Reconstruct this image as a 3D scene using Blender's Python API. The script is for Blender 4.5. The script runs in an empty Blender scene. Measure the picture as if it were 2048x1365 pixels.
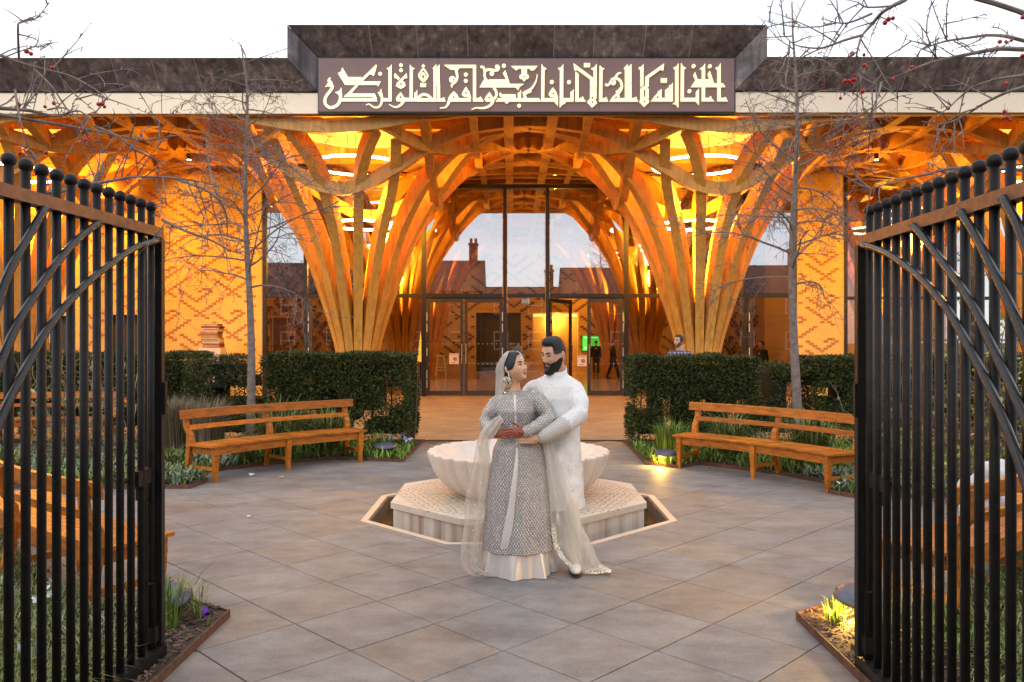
import bpy, bmesh, math, random
import numpy as np
from mathutils import Vector, Matrix, Quaternion
from mathutils.geometry import tessellate_polygon
from mathutils.bvhtree import BVHTree

R = math.radians
PI = math.pi
sc = bpy.context.scene
C = sc.collection

# ------------------------------------------------------------------ camera
cam_data = bpy.data.cameras.new('camera')
cam_data.sensor_width = 36.0
cam_data.lens = 28.125
cam_data.clip_start = 0.05
cam_data.clip_end = 2000
cam = bpy.data.objects.new('camera', cam_data)
C.objects.link(cam)
cam.location = (0, 0, 1.72)
cam.rotation_euler = (R(90), 0, 0)
sc.camera = cam

# ------------------------------------------------------------------ sky, sun, exposure
SUN_EL, SUN_AZ = 24.0, 205.0     # low sun behind the camera, veiled by cloud
w = bpy.data.worlds.new("World")
sc.world = w
w.use_nodes = True
nt = w.node_tree
nt.nodes.clear()
n_out = nt.nodes.new('ShaderNodeOutputWorld')
n_bg = nt.nodes.new('ShaderNodeBackground')
n_sky = nt.nodes.new('ShaderNodeTexSky')
n_sky.sky_type = 'NISHITA'
n_sky.sun_disc = False
n_sky.sun_elevation = R(SUN_EL)
n_sky.sun_rotation = R(SUN_AZ)
n_tc = nt.nodes.new('ShaderNodeTexCoord')
n_map = nt.nodes.new('ShaderNodeMapping')
n_map.inputs['Scale'].default_value = (1.0, 1.0, 7.0)
n_noise = nt.nodes.new('ShaderNodeTexNoise')
n_noise.inputs['Scale'].default_value = 2.2
n_noise.inputs['Detail'].default_value = 6
n_ramp = nt.nodes.new('ShaderNodeValToRGB')
n_ramp.color_ramp.elements[0].position = 0.30
n_ramp.color_ramp.elements[0].color = (8.6, 9.2, 10.3, 1)
n_ramp.color_ramp.elements[1].position = 0.62
n_ramp.color_ramp.elements[1].color = (11.6, 11.7, 12.2, 1)
n_mix = nt.nodes.new('ShaderNodeMixRGB')
n_mix.inputs['Fac'].default_value = 0.90
nt.links.new(n_tc.outputs['Generated'], n_map.inputs['Vector'])
nt.links.new(n_map.outputs['Vector'], n_noise.inputs['Vector'])
nt.links.new(n_noise.outputs['Fac'], n_ramp.inputs['Fac'])
nt.links.new(n_sky.outputs['Color'], n_mix.inputs['Color1'])
nt.links.new(n_ramp.outputs['Color'], n_mix.inputs['Color2'])
nt.links.new(n_mix.outputs['Color'], n_bg.inputs['Color'])
n_bg.inputs['Strength'].default_value = 0.112
nt.links.new(n_bg.outputs['Background'], n_out.inputs['Surface'])

sun_data = bpy.data.lights.new('sun', 'SUN')
sun_data.energy = 0.6
sun_data.angle = R(14)
sun_data.color = (1.0, 0.93, 0.84)
sun = bpy.data.objects.new('sun', sun_data)
C.objects.link(sun)
_az = R(SUN_AZ)
_dir = Vector((math.sin(_az) * math.cos(R(SUN_EL)), math.cos(_az) * math.cos(R(SUN_EL)), math.sin(R(SUN_EL))))
sun.rotation_euler = _dir.to_track_quat('Z', 'Y').to_euler()

sc.view_settings.view_transform = 'Standard'
sc.view_settings.look = 'None'
sc.view_settings.exposure = 0.28
sc.view_settings.gamma = 1.0
sc.view_settings.use_curve_mapping = False
sc.cycles.use_denoising = True
sc.cycles.max_bounces = 8
sc.cycles.diffuse_bounces = 3
sc.cycles.glossy_bounces = 4
sc.cycles.transparent_max_bounces = 24
sc.cycles.transmission_bounces = 6
sc.cycles.sample_clamp_indirect = 6.0
sc.cycles.caustics_reflective = False
sc.cycles.caustics_refractive = False

WARM = (1.0, 0.42, 0.028)

# ------------------------------------------------------------------ helpers
class MB:
    """collects geometry for one mesh"""
    def __init__(self):
        self.v = []; self.f = []; self.m = []
    def add(self, vs, fs, mi=0):
        o = len(self.v)
        self.v.extend([tuple(p) for p in vs])
        self.f.extend([tuple(i + o for i in q) for q in fs])
        self.m.extend([mi] * len(fs))
    def box(self, x0, x1, y0, y1, z0, z1, mi=0):
        vs = [(x0,y0,z0),(x1,y0,z0),(x1,y1,z0),(x0,y1,z0),(x0,y0,z1),(x1,y0,z1),(x1,y1,z1),(x0,y1,z1)]
        self.add(vs, [(0,3,2,1),(4,5,6,7),(0,1,5,4),(1,2,6,5),(2,3,7,6),(3,0,4,7)], mi)
    def hexa(self, b, t, mi=0):
        """4 bottom points, 4 top points"""
        self.add(list(b) + list(t), [(0,3,2,1),(4,5,6,7),(0,1,5,4),(1,2,6,5),(2,3,7,6),(3,0,4,7)], mi)
    def tube(self, pts, rad, n=6, cap=True, mi=0):
        pts = [Vector(p) for p in pts]
        if not isinstance(rad, (list, tuple)): rad = [rad] * len(pts)
        ref = None; rings = []
        for i, p in enumerate(pts):
            a = pts[max(i-1, 0)]; b = pts[min(i+1, len(pts)-1)]
            t = (b - a)
            if t.length < 1e-9: t = Vector((0,0,1))
            t.normalize()
            if ref is None:
                ref = Vector((0,0,1)) if abs(t.z) < 0.9 else Vector((1,0,0))
            s = t.cross(ref)
            if s.length < 1e-6: s = t.cross(Vector((0,1,0)))
            s.normalize(); u = s.cross(t).normalized(); ref = u
            rings.append([p + (s*math.cos(2*PI*k/n) + u*math.sin(2*PI*k/n)) * rad[i] for k in range(n)])
        vs = [q for r in rings for q in r]; fs = []
        for i in range(len(rings)-1):
            for k in range(n):
                a = i*n+k; b = i*n+(k+1) % n
                fs.append((a, b, b+n, a+n))
        if cap:
            fs.append(tuple(range(n-1, -1, -1)))
            fs.append(tuple((len(rings)-1)*n+k for k in range(n)))
        self.add(vs, fs, mi)
    def loft(self, rings, cap=True, mi=0, closed=True):
        n = len(rings[0]); vs = [q for r in rings for q in r]; fs = []
        for i in range(len(rings)-1):
            for k in range(n if closed else n-1):
                a = i*n+k; b = i*n+(k+1) % n
                fs.append((a, b, b+n, a+n))
        if cap and closed:
            fs.append(tuple(range(n-1, -1, -1)))
            fs.append(tuple((len(rings)-1)*n+k for k in range(n)))
        self.add(vs, fs, mi)
    def ball(self, c, r, nu=10, nv=6, mi=0, rot=None):
        if not isinstance(r, (tuple, list)): r = (r, r, r)
        c = Vector(c); vs = []; fs = []
        def T(p):
            p = Vector(p)
            if rot is not None: p = rot @ p
            return c + p
        vs.append(T((0, 0, -r[2])))
        for j in range(1, nv):
            th = PI*j/nv - PI/2
            for i in range(nu):
                ph = 2*PI*i/nu
                vs.append(T((r[0]*math.cos(th)*math.cos(ph), r[1]*math.cos(th)*math.sin(ph), r[2]*math.sin(th))))
        vs.append(T((0, 0, r[2])))
        for i in range(nu):
            fs.append((0, 1+(i+1) % nu, 1+i))
            fs.append((len(vs)-1, 1+(nv-2)*nu+i, 1+(nv-2)*nu+(i+1) % nu))
        for j in range(nv-2):
            for i in range(nu):
                a = 1+j*nu+i; b = 1+j*nu+(i+1) % nu
                fs.append((a, b, b+nu, a+nu))
        self.add(vs, fs, mi)
    def prism(self, poly, fn0, fn1, mi=0):
        """polygon (2d, may be concave) between two planes given by mapping functions"""
        tri = tessellate_polygon([[Vector((p[0], p[1], 0)) for p in poly]])
        n = len(poly)
        vs = [fn0(p) for p in poly] + [fn1(p) for p in poly]
        fs = []
        for t in tri:
            fs.append((t[0], t[1], t[2])); fs.append((t[2]+n, t[1]+n, t[0]+n))
        for i in range(n):
            j = (i+1) % n
            fs.append((i, j, j+n, i+n))
        self.add(vs, fs, mi)
    def shift(self, d):
        d = Vector(d); self.v = [tuple(Vector(p) + d) for p in self.v]
    def mesh(self, name, mats, smooth=False):
        me = bpy.data.meshes.new(name)
        me.from_pydata(self.v, [], self.f)
        for m in (mats if isinstance(mats, (list, tuple)) else [mats]):
            me.materials.append(m)
        if any(self.m):
            me.polygons.foreach_set('material_index', self.m)
        if smooth:
            me.polygons.foreach_set('use_smooth', [True] * len(me.polygons))
        me.update()
        bm = bmesh.new(); bm.from_mesh(me)
        bmesh.ops.recalc_face_normals(bm, faces=bm.faces)
        bm.to_mesh(me); bm.free()
        return me

def link(name, me, parent=None, kind=None, label=None):
    o = bpy.data.objects.new(name, me)
    C.objects.link(o)
    if parent is not None:
        o.parent = parent
    if kind: o['kind'] = kind
    if label: o['label'] = label
    return o

def wpos(o):
    p = Vector((0, 0, 0))
    while o is not None:
        p = p + o.location; o = o.parent
    return p

def obj(name, mb, mats, parent=None, kind=None, label=None, smooth=False, world=True):
    """one mesh object; geometry is given in world coordinates and moved into the parent's space"""
    if parent is not None and world:
        mb.shift(-wpos(parent))
    return link(name, mb.mesh(name, mats, smooth), parent, kind, label)

def thing(name, label, cat, loc=(0,0,0), group=None):
    o = bpy.data.objects.new(name, None)
    o.empty_display_size = 0.1
    C.objects.link(o)
    o.location = loc; o['label'] = label; o['category'] = cat
    if group: o['group'] = group
    return o

def tag(o, label, cat, group=None):
    o['label'] = label; o['category'] = cat
    if group: o['group'] = group
    return o

def copy_tree(o, parent=None):
    c = o.copy(); C.objects.link(c); c.parent = parent
    for ch in list(o.children):
        copy_tree(ch, c)
    return c

F_, CX_, CY_ = 1600.0, 1024.0, 682.5
def at(px, py, Y):
    return Vector(((px - CX_) * Y / F_, Y, 1.72 - (py - CY_) * Y / F_))

# ------------------------------------------------------------------ materials
def new_mat(name):
    m = bpy.data.materials.new(name); m.use_nodes = True
    n = m.node_tree; b = n.nodes['Principled BSDF']
    return m, n, b

def ramp(n, fac, cols):
    r = n.nodes.new('ShaderNodeValToRGB')
    els = r.color_ramp.elements
    while len(els) < len(cols): els.new(0.5)
    for e, (p, c) in zip(els, cols):
        e.position = p; e.color = (c[0], c[1], c[2], 1)
    n.links.new(fac, r.inputs['Fac'])
    return r.outputs['Color']

def noise(n, scale, detail=4, stretch=None, rough=0.55, coord='Object'):
    if coord == 'World':
        src = n.nodes.new('ShaderNodeNewGeometry').outputs['Position']
    else:
        src = n.nodes.new('ShaderNodeTexCoord').outputs[coord]
    if stretch:
        mp = n.nodes.new('ShaderNodeMapping'); mp.inputs['Scale'].default_value = stretch
        n.links.new(src, mp.inputs['Vector']); src = mp.outputs['Vector']
    x = n.nodes.new('ShaderNodeTexNoise')
    x.inputs['Scale'].default_value = scale; x.inputs['Detail'].default_value = detail
    x.inputs['Roughness'].default_value = rough
    n.links.new(src, x.inputs['Vector'])
    return x.outputs['Fac']

def mixc(n, fac, a, b, mode='MIX'):
    x = n.nodes.new('ShaderNodeMixRGB'); x.blend_type = mode
    for s, v in ((x.inputs['Fac'], fac), (x.inputs['Color1'], a), (x.inputs['Color2'], b)):
        if isinstance(v, (int, float)): s.default_value = v
        elif isinstance(v, (tuple, list)): s.default_value = (v[0], v[1], v[2], 1)
        else: n.links.new(v, s)
    return x.outputs['Color']

def math_n(n, op, a, b=0.0):
    x = n.nodes.new('ShaderNodeMath'); x.operation = op
    for s, v in ((x.inputs[0], a), (x.inputs[1], b)):
        if isinstance(v, (int, float)): s.default_value = v
        else: n.links.new(v, s)
    return x.outputs[0]

def bump(n, b, h, strength=0.3, dist=0.01):
    x = n.nodes.new('ShaderNodeBump'); x.inputs['Strength'].default_value = strength
    x.inputs['Distance'].default_value = dist
    n.links.new(h, x.inputs['Height']); n.links.new(x.outputs['Normal'], b.inputs['Normal'])

def simple(name, c, rough=0.6, metal=0.0, var=0.25, scale=6.0, bs=0.0, bscale=40.0, stretch=None, spec=0.5, island=0.0):
    m, n, b = new_mat(name)
    f = noise(n, scale, 4, stretch)
    col = ramp(n, f, [(0.3, [k*(1-var) for k in c]), (0.7, [min(1, k*(1+var)) for k in c])])
    if island > 0:
        g = n.nodes.new('ShaderNodeNewGeometry')
        col2 = ramp(n, g.outputs['Random Per Island'], [(0, (1-island,)*3), (1, (1+island,)*3)])
        col = mixc(n, 1.0, col, col2, 'MULTIPLY')
    n.links.new(col, b.inputs['Base Color'])
    b.inputs['Roughness'].default_value = rough; b.inputs['Metallic'].default_value = metal
    b.inputs['Specular IOR Level'].default_value = spec
    if bs > 0: bump(n, b, noise(n, bscale, 3, stretch), bs)
    return m

def emit(name, c, s):
    m = bpy.data.materials.new(name); m.use_nodes = True
    n = m.node_tree; n.nodes.clear()
    e = n.nodes.new('ShaderNodeEmission'); o = n.nodes.new('ShaderNodeOutputMaterial')
    e.inputs['Color'].default_value = (*c, 1); e.inputs['Strength'].default_value = s
    n.links.new(e.outputs[0], o.inputs['Surface'])
    return m

def glass_mat(name, refl=0.28, tint=(0.86, 0.86, 0.84)):
    m = bpy.data.materials.new(name); m.use_nodes = True
    n = m.node_tree; n.nodes.clear()
    o = n.nodes.new('ShaderNodeOutputMaterial'); t = n.nodes.new('ShaderNodeBsdfTransparent')
    g = n.nodes.new('ShaderNodeBsdfGlossy'); mx = n.nodes.new('ShaderNodeMixShader')
    t.inputs['Color'].default_value = (*tint, 1)
    g.inputs['Roughness'].default_value = 0.0
    g.inputs['Color'].default_value = (0.80, 0.91, 0.96, 1)
    mx.inputs['Fac'].default_value = refl
    n.links.new(t.outputs[0], mx.inputs[1]); n.links.new(g.outputs[0], mx.inputs[2])
    n.links.new(mx.outputs[0], o.inputs['Surface'])
    return m

M = {}
def wood(name, c, rough=0.5, stretch=(1,1,1), scale=5, island=0.0, var=0.22):
    m, n, b = new_mat(name)
    f = noise(n, scale, 6, stretch, 0.65)
    g = noise(n, 2.2, 3)
    col = ramp(n, f, [(0.28, [k*(1-var*1.5) for k in c]), (0.5, c), (0.75, [min(1, k*(1+var)) for k in c])])
    col = mixc(n, 0.5, col, ramp(n, g, [(0.3, (0.72, 0.68, 0.62)), (0.7, (1.15, 1.12, 1.1))]), 'MULTIPLY')
    if island:
        oi = n.nodes.new('ShaderNodeObjectInfo')
        col = mixc(n, 1.0, col, ramp(n, oi.outputs['Random'], [(0, (1-island,)*3), (1, (1+island,)*3)]), 'MULTIPLY')
    n.links.new(col, b.inputs['Base Color'])
    b.inputs['Roughness'].default_value = rough
    bump(n, b, f, 0.12, 0.004)
    return m

M['glulam'] = wood('spruce_glulam', (0.60, 0.305, 0.055), 0.5, (3, 3, 0.5), 4, 0.12)
M['ceiling'] = wood('ceiling_board', (0.34, 0.195, 0.05), 0.6, (0.6, 6, 1), 3)
M['bench'] = wood('oiled_oak', (0.47, 0.145, 0.014), 0.48, (0.9, 9, 9), 5, 0.22, 0.42)
M['intfloor'] = None
M['black'] = simple('black_metal', (0.012, 0.011, 0.011), 0.35, 0.0, 0.2)
M['dark_door'] = simple('dark_door', (0.03, 0.022, 0.018), 0.5)
M['gate'] = simple('painted_iron', (0.013, 0.0105, 0.0105), 0.36, 0.0, 0.35, 25, 0.25, 260)
M['gate'].node_tree.nodes['Principled BSDF'].inputs['Specular IOR Level'].default_value = 0.2
M['gate_rail'] = simple('lit_brown_iron', (0.16, 0.075, 0.045), 0.42, 0.3, 0.3, 30, 0.25, 260)  # brown of light falling on the top rail, put into its colour
M['bench'].node_tree.nodes['Principled BSDF'].inputs['Specular IOR Level'].default_value = 0.3
M['brass'] = simple('brass', (0.85, 0.55, 0.14), 0.3, 0.9, 0.1)
M['hinge'] = simple('hinge_steel', (0.75, 0.62, 0.55), 0.35, 0.6, 0.1)
M['white'] = simple('white_paint', (0.8, 0.78, 0.74), 0.6, 0, 0.06)
M['drum'] = simple('drum_lining', (0.46, 0.40, 0.37), 0.7, 0, 0.05)
M['corten'] = simple('corten_edge', (0.13, 0.055, 0.03), 0.75, 0.1, 0.45, 30, 0.3, 120)
M['cream_panel'] = simple('cream_cladding', (0.86, 0.72, 0.55), 0.45, 0.15, 0.05, 2)
M['glass'] = glass_mat('facade_glass', 0.40, (0.80, 0.78, 0.76))
M['door_glass'] = glass_mat('door_glass', 0.10, (0.78, 0.76, 0.73))
M['ring'] = emit('lamp_ring_glow', (1.0, 0.74, 0.36), 14.0)
M['cove'] = emit('cove_light', (1.0, 0.55, 0.13), 3.0)
M['bulb'] = emit('bulb_glow', (1.0, 0.7, 0.3), 20.0)

def fascia_mat():
    m, n, b = new_mat('weathered_zinc')
    f1 = noise(n, 1.6, 7, (1, 1, 1.3), 0.7)
    f2 = noise(n, 1.0, 5, (7, 7, 0.35), 0.6)
    col = ramp(n, f1, [(0.30, (0.080, 0.072, 0.080)), (0.50, (0.150, 0.136, 0.148)), (0.68, (0.27, 0.245, 0.255))])
    col = mixc(n, 0.85, col, ramp(n, f2, [(0.34, (0.50, 0.45, 0.42)), (0.46, (1, 1, 1)), (0.58, (1.3, 1.25, 1.15)), (0.66, (2.6, 2.2, 1.7))]), 'MULTIPLY')
    oi = n.nodes.new('ShaderNodeObjectInfo')
    col = mixc(n, 1.0, col, ramp(n, oi.outputs['Random'], [(0, (0.78, 0.74, 0.72)), (1, (1.18, 1.16, 1.18))]), 'MULTIPLY')
    n.links.new(col, b.inputs['Base Color'])
    b.inputs['Roughness'].default_value = 0.55; b.inputs['Metallic'].default_value = 0.35
    bump(n, b, f1, 0.15, 0.01)
    return m
M['fascia'] = fascia_mat()
M['joint_strip'] = simple('pale_joint_strip', (0.36, 0.30, 0.27), 0.6)
M['sign_panel'] = simple('sign_panel_brown', (0.215, 0.122, 0.114), 0.45, 0.0, 0.05, 3)
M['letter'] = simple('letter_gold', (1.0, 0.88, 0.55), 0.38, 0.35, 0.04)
_b = M['letter'].node_tree.nodes['Principled BSDF']; _b.inputs['Emission Color'].default_value = (1.0, 0.86, 0.45, 1); _b.inputs['Emission Strength'].default_value = 0.42   # glow added so the gold letters read brighter

def brick_wall_mat(name, c, mortar):
    m, n, b = new_mat(name)
    t = n.nodes.new('ShaderNodeTexCoord'); sp = n.nodes.new('ShaderNodeSeparateXYZ'); cb = n.nodes.new('ShaderNodeCombineXYZ')
    n.links.new(t.outputs['Object'], sp.inputs[0])
    n.links.new(sp.outputs['X'], cb.inputs['X']); n.links.new(sp.outputs['Z'], cb.inputs['Y'])
    br = n.nodes.new('ShaderNodeTexBrick')
    n.links.new(cb.outputs[0], br.inputs['Vector'])
    br.inputs['Scale'].default_value = 1.0
    br.inputs['Brick Width'].default_value = 0.22; br.inputs['Row Height'].default_value = 0.075
    br.inputs['Mortar Size'].default_value = 0.006
    br.inputs['Color1'].default_value = (*c, 1); br.inputs['Color2'].default_value = (*[k*0.86 for k in c], 1)
    br.inputs['Mortar'].default_value = (*mortar, 1)
    n.links.new(br.outputs['Color'], b.inputs['Base Color'])
    b.inputs['Roughness'].default_value = 0.8
    bump(n, b, math_n(n, 'SUBTRACT', 1.0, br.outputs['Fac']), 0.3, 0.006)
    return m
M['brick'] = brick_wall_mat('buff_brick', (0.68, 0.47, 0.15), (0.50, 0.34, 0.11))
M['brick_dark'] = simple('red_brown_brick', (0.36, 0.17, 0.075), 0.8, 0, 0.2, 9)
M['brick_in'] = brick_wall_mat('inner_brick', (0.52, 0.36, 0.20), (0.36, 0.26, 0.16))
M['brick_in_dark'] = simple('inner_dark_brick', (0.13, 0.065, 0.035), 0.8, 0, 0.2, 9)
M['house_brick'] = brick_wall_mat('house_brick', (0.10, 0.045, 0.028), (0.10, 0.08, 0.07))
M['roof_slate'] = simple('house_slate', (0.022, 0.019, 0.02), 0.7, 0, 0.3, 8)

def floor_mat():
    m, n, b = new_mat('timber_floor')
    f = noise(n, 3, 5, (0.4, 5, 1), 0.6)
    col = ramp(n, f, [(0.3, (0.30, 0.18, 0.09)), (0.7, (0.44, 0.28, 0.15))])
    n.links.new(col, b.inputs['Base Color'])
    b.inputs['Roughness'].default_value = 0.16
    return m
M['intfloor'] = floor_mat()

def slab_mat(name, joints=False):
    m, n, b = new_mat(name)
    oi = n.nodes.new('ShaderNodeObjectInfo')
    t = n.nodes.new('ShaderNodeTexCoord')
    f = noise(n, 2.6, 9, (1, 1.6, 1), 0.72, 'World')
    f2 = noise(n, 55, 4, None, 0.7, 'World')
    f3 = noise(n, 0.8, 4, (1, 2.2, 1), 0.6, 'World')
    base = ramp(n, f, [(0.34, (0.176, 0.160, 0.150)), (0.50, (0.232, 0.213, 0.201)), (0.66, (0.290, 0.270, 0.256))])
    if not joints:
        tone = ramp(n, oi.outputs['Random'], [(0, (0.93, 0.96, 1.0)), (0.55, (1.0, 1.0, 1.0)), (0.8, (1.04, 0.99, 0.95)), (0.93, (1.02, 0.94, 0.86)), (1.0, (0.97, 0.88, 0.80))])
        base = mixc(n, 1.0, base, tone, 'MULTIPLY')
    base = mixc(n, 0.55, base, ramp(n, f2, [(0.3, (0.72, 0.72, 0.72)), (0.7, (1.22, 1.22, 1.22))]), 'MULTIPLY')
    base = mixc(n, 0.6, base, ramp(n, f3, [(0.34, (0.72, 0.69, 0.70)), (0.50, (1, 1, 1)), (0.66, (1.10, 1.06, 1.02))]), 'MULTIPLY')
    # small dark spots of wear
    v = n.nodes.new('ShaderNodeTexVoronoi'); v.inputs['Scale'].default_value = 2.3
    n.links.new(n.nodes.new('ShaderNodeNewGeometry').outputs['Position'], v.inputs['Vector'])
    base = mixc(n, ramp(n, v.outputs['Distance'], [(0.02, (0.6,)*3), (0.085, (0,)*3)]), base, (0.20, 0.16, 0.15))
    if joints:
        mp = n.nodes.new('ShaderNodeMapping'); mp.inputs['Rotation'].default_value = (0, 0, R(45))
        n.links.new(t.outputs['Object'], mp.inputs['Vector'])
        br = n.nodes.new('ShaderNodeTexBrick'); n.links.new(mp.outputs[0], br.inputs['Vector'])
        br.inputs['Scale'].default_value = 1.0; br.offset = 0.0
        br.inputs['Brick Width'].default_value = 0.6; br.inputs['Row Height'].default_value = 0.6
        br.inputs['Mortar Size'].default_value = 0.008
        br.inputs['Color1'].default_value = (1.04, 0.98, 0.94, 1); br.inputs['Color2'].default_value = (0.86, 0.82, 0.80, 1)
        br.inputs['Mortar'].default_value = (0.5, 0.45, 0.42, 1)
        base = mixc(n, 1.0, base, br.outputs['Color'], 'MULTIPLY')
    n.links.new(base, b.inputs['Base Color'])
    b.inputs['Roughness'].default_value = 0.62
    b.inputs['Specular IOR Level'].default_value = 0.35
    bump(n, b, f2, 0.18, 0.003)
    return m
M['slab'] = slab_mat('york_stone')
M['forecourt'] = slab_mat('lamp_tinted_paving', True)
_r = [q for q in M['forecourt'].node_tree.nodes if q.type == 'VALTORGB']
for _q in _r:
    if abs(_q.color_ramp.elements[0].color[0]-.176) < .01:
        for _e in _q.color_ramp.elements: _e.color = (_e.color[0]*1.45, _e.color[1]*1.18, _e.color[2]*.82, 1)  # orange lamp light put into the paving colour
M['mortar'] = simple('mortar', (0.10, 0.085, 0.08), 0.9)
M['soil'] = simple('soil', (0.055, 0.037, 0.026), 0.95, 0, 0.5, 18, 0.8, 40)
M['bark'] = simple('bark_chip', (0.11, 0.065, 0.045), 0.9, 0, 0.3, 20, island=0.7)
M['lawn'] = simple('far_ground', (0.07, 0.08, 0.045), 0.95, 0, 0.3, 2)

def stone_mat(name, c, streak=0.0):
    m, n, b = new_mat(name)
    f = noise(n, 5, 6, None, 0.65)
    col = ramp(n, f, [(0.3, [k*0.86 for k in c]), (0.7, [min(1, k*1.06) for k in c])])
    if streak:
        s = noise(n, 1.6, 4, (4.5, 4.5, 0.18), 0.6)
        col = mixc(n, streak, col, ramp(n, s, [(0.36, (0.50, 0.36, 0.27)), (0.48, (0.86, 0.76, 0.68)), (0.6, (1.05, 1.03, 1.0))]), 'MULTIPLY')
    n.links.new(col, b.inputs['Base Color'])
    b.inputs['Roughness'].default_value = 0.55
    bump(n, b, noise(n, 70, 3), 0.1, 0.002)
    return m
M['limestone'] = stone_mat('limestone', (0.72, 0.60, 0.51))
M['limestone_top'] = stone_mat('limestone_carved', (0.66, 0.55, 0.44))
M['limestone_side'] = stone_mat('limestone_streaked', (0.70, 0.62, 0.55), 0.9)
M['coping'] = stone_mat('coping_stone', (0.66, 0.50, 0.38))
M['groove'] = simple('carved_groove', (0.25, 0.16, 0.09), 0.9)
M['pool_wall'] = stone_mat('wet_stone', (0.22, 0.17, 0.13), 0.6)
def water_mat():
    m, n, b = new_mat('dark_water')
    b.inputs['Base Color'].default_value = (0.13, 0.075, 0.022, 1); b.inputs['Roughness'].default_value = 0.06
    bump(n, b, noise(n, 9, 3), 0.25, 0.01)
    return m
M['water'] = water_mat()

# ------------------------------------------------------------------ setting: ground and paving
gm = MB(); gm.add([(-600,-600,-.45),(600,-600,-.45),(600,900,-.45),(-600,900,-.45)], [(0,1,2,3)])
obj('ground', gm, M['lawn'], kind='structure')

FC = Vector((0.065, 8.26, 0))          # fountain centre
def octagon(r, z, c=FC):
    R_ = r / math.cos(PI/8)
    return [Vector((c.x + R_*math.cos(PI/8 + k*PI/4), c.y + R_*math.sin(PI/8 + k*PI/4), z)) for k in range(8)]

bm = bmesh.new()
outer = [bm.verts.new(p) for p in ((-14, -3, -.014), (14, -3, -.014), (14, 13.9, -.014), (-14, 13.9, -.014))]
inner = [bm.verts.new((p.x, p.y, -.014)) for p in octagon(1.50, 0)]
eds = [bm.edges.new((outer[i], outer[(i+1) % 4])) for i in range(4)] + [bm.edges.new((inner[i], inner[(i+1) % 8])) for i in range(8)]
bmesh.ops.triangle_fill(bm, edges=eds, use_beauty=True)
me = bpy.data.meshes.new('pavement'); bm.to_mesh(me); bm.free(); me.materials.append(M['mortar'])
pavement = link('pavement', me, kind='structure')

BEDS = {
 'FL': [(-1.76,4.98),(-2.25,5.30),(-2.58,4.98),(-3.40,5.70),(-4.40,6.95),(-9.5,6.95),(-9.5,0.6),(-1.80,0.6)],
 'FR': [(1.757,4.94),(2.16,5.22),(2.48,4.80),(3.45,5.65),(4.40,6.95),(9.5,6.95),(9.5,0.6),(1.757,0.6)],
 'BL': [(-1.50,13.7),(-1.55,11.35),(-2.12,11.52),(-2.55,11.62),(-3.38,11.08),(-4.22,10.24),(-3.72,9.78),(-3.75,9.31),(-12,9.31),(-12,13.7)],
 'BR': [(1.90,13.7),(1.85,11.12),(2.22,10.80),(2.62,11.12),(3.40,10.35),(3.98,9.30),(3.55,9.05),(3.75,8.75),(12,8.75),(12,13.7)],
}
def inside(p, poly):
    x, y = p[0], p[1]; r = False
    for i in range(len(poly)):
        x1, y1 = poly[i]; x2, y2 = poly[i-1]
        if (y1 > y) != (y2 > y) and x < (x2-x1)*(y-y1)/(y2-y1)+x1: r = not r
    return r

def clip(poly, a, nrm):
    """keep the side where (p-a).nrm >= 0 ; returns (kept, removed)"""
    k = []; q = []
    for i in range(len(poly)):
        p0, p1 = poly[i], poly[(i+1) % len(poly)]
        d0 = (p0-a).dot(nrm); d1 = (p1-a).dot(nrm)
        (k if d0 >= 0 else q).append(p0)
        if d0*d1 < 0:
            m_ = p0 + (p1-p0)*(d0/(d0-d1)); k.append(m_); q.append(m_)
    return k, q

oct_pool = [Vector((p.x, p.y)) for p in octagon(1.515, 0)]
sq2 = math.sqrt(0.5)
S_ = 0.6; U0, V0 = 2.508, 3.775
rng = random.Random(4)
slab_mb = MB(); g_ = 0.0035; hs = S_/2 - g_
def slab_mesh(polys, name):
    mb = MB()
    for poly in polys:
        n_ = len(poly)
        c = sum((Vector((p[0], p[1])) for p in poly), Vector((0, 0)))/n_
        top = [(p[0], p[1], 0.0) for p in poly]; bot = [(p[0], p[1], -.0135) for p in poly]
        ins = [((p[0]-c.x)*0.994+c.x, (p[1]-c.y)*0.994+c.y, 0.0) for p in poly]
        top = [(p[0], p[1], -0.002) for p in poly]
        vs = bot + top + ins
        fs = [tuple(range(2*n_, 3*n_))]
        for i in range(n_):
            j = (i+1) % n_
            fs += [(i, j, j+n_, i+n_), (i+n_, j+n_, j+2*n_, i+2*n_)]
        mb.add(vs, fs)
    return mb.mesh(name, M['slab'])
full = slab_mesh([[(-hs*sq2+hs*sq2, -2*hs*sq2), (2*hs*sq2, 0), (0, 2*hs*sq2), (-2*hs*sq2, 0)]], 'slab')
count = 0
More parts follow.
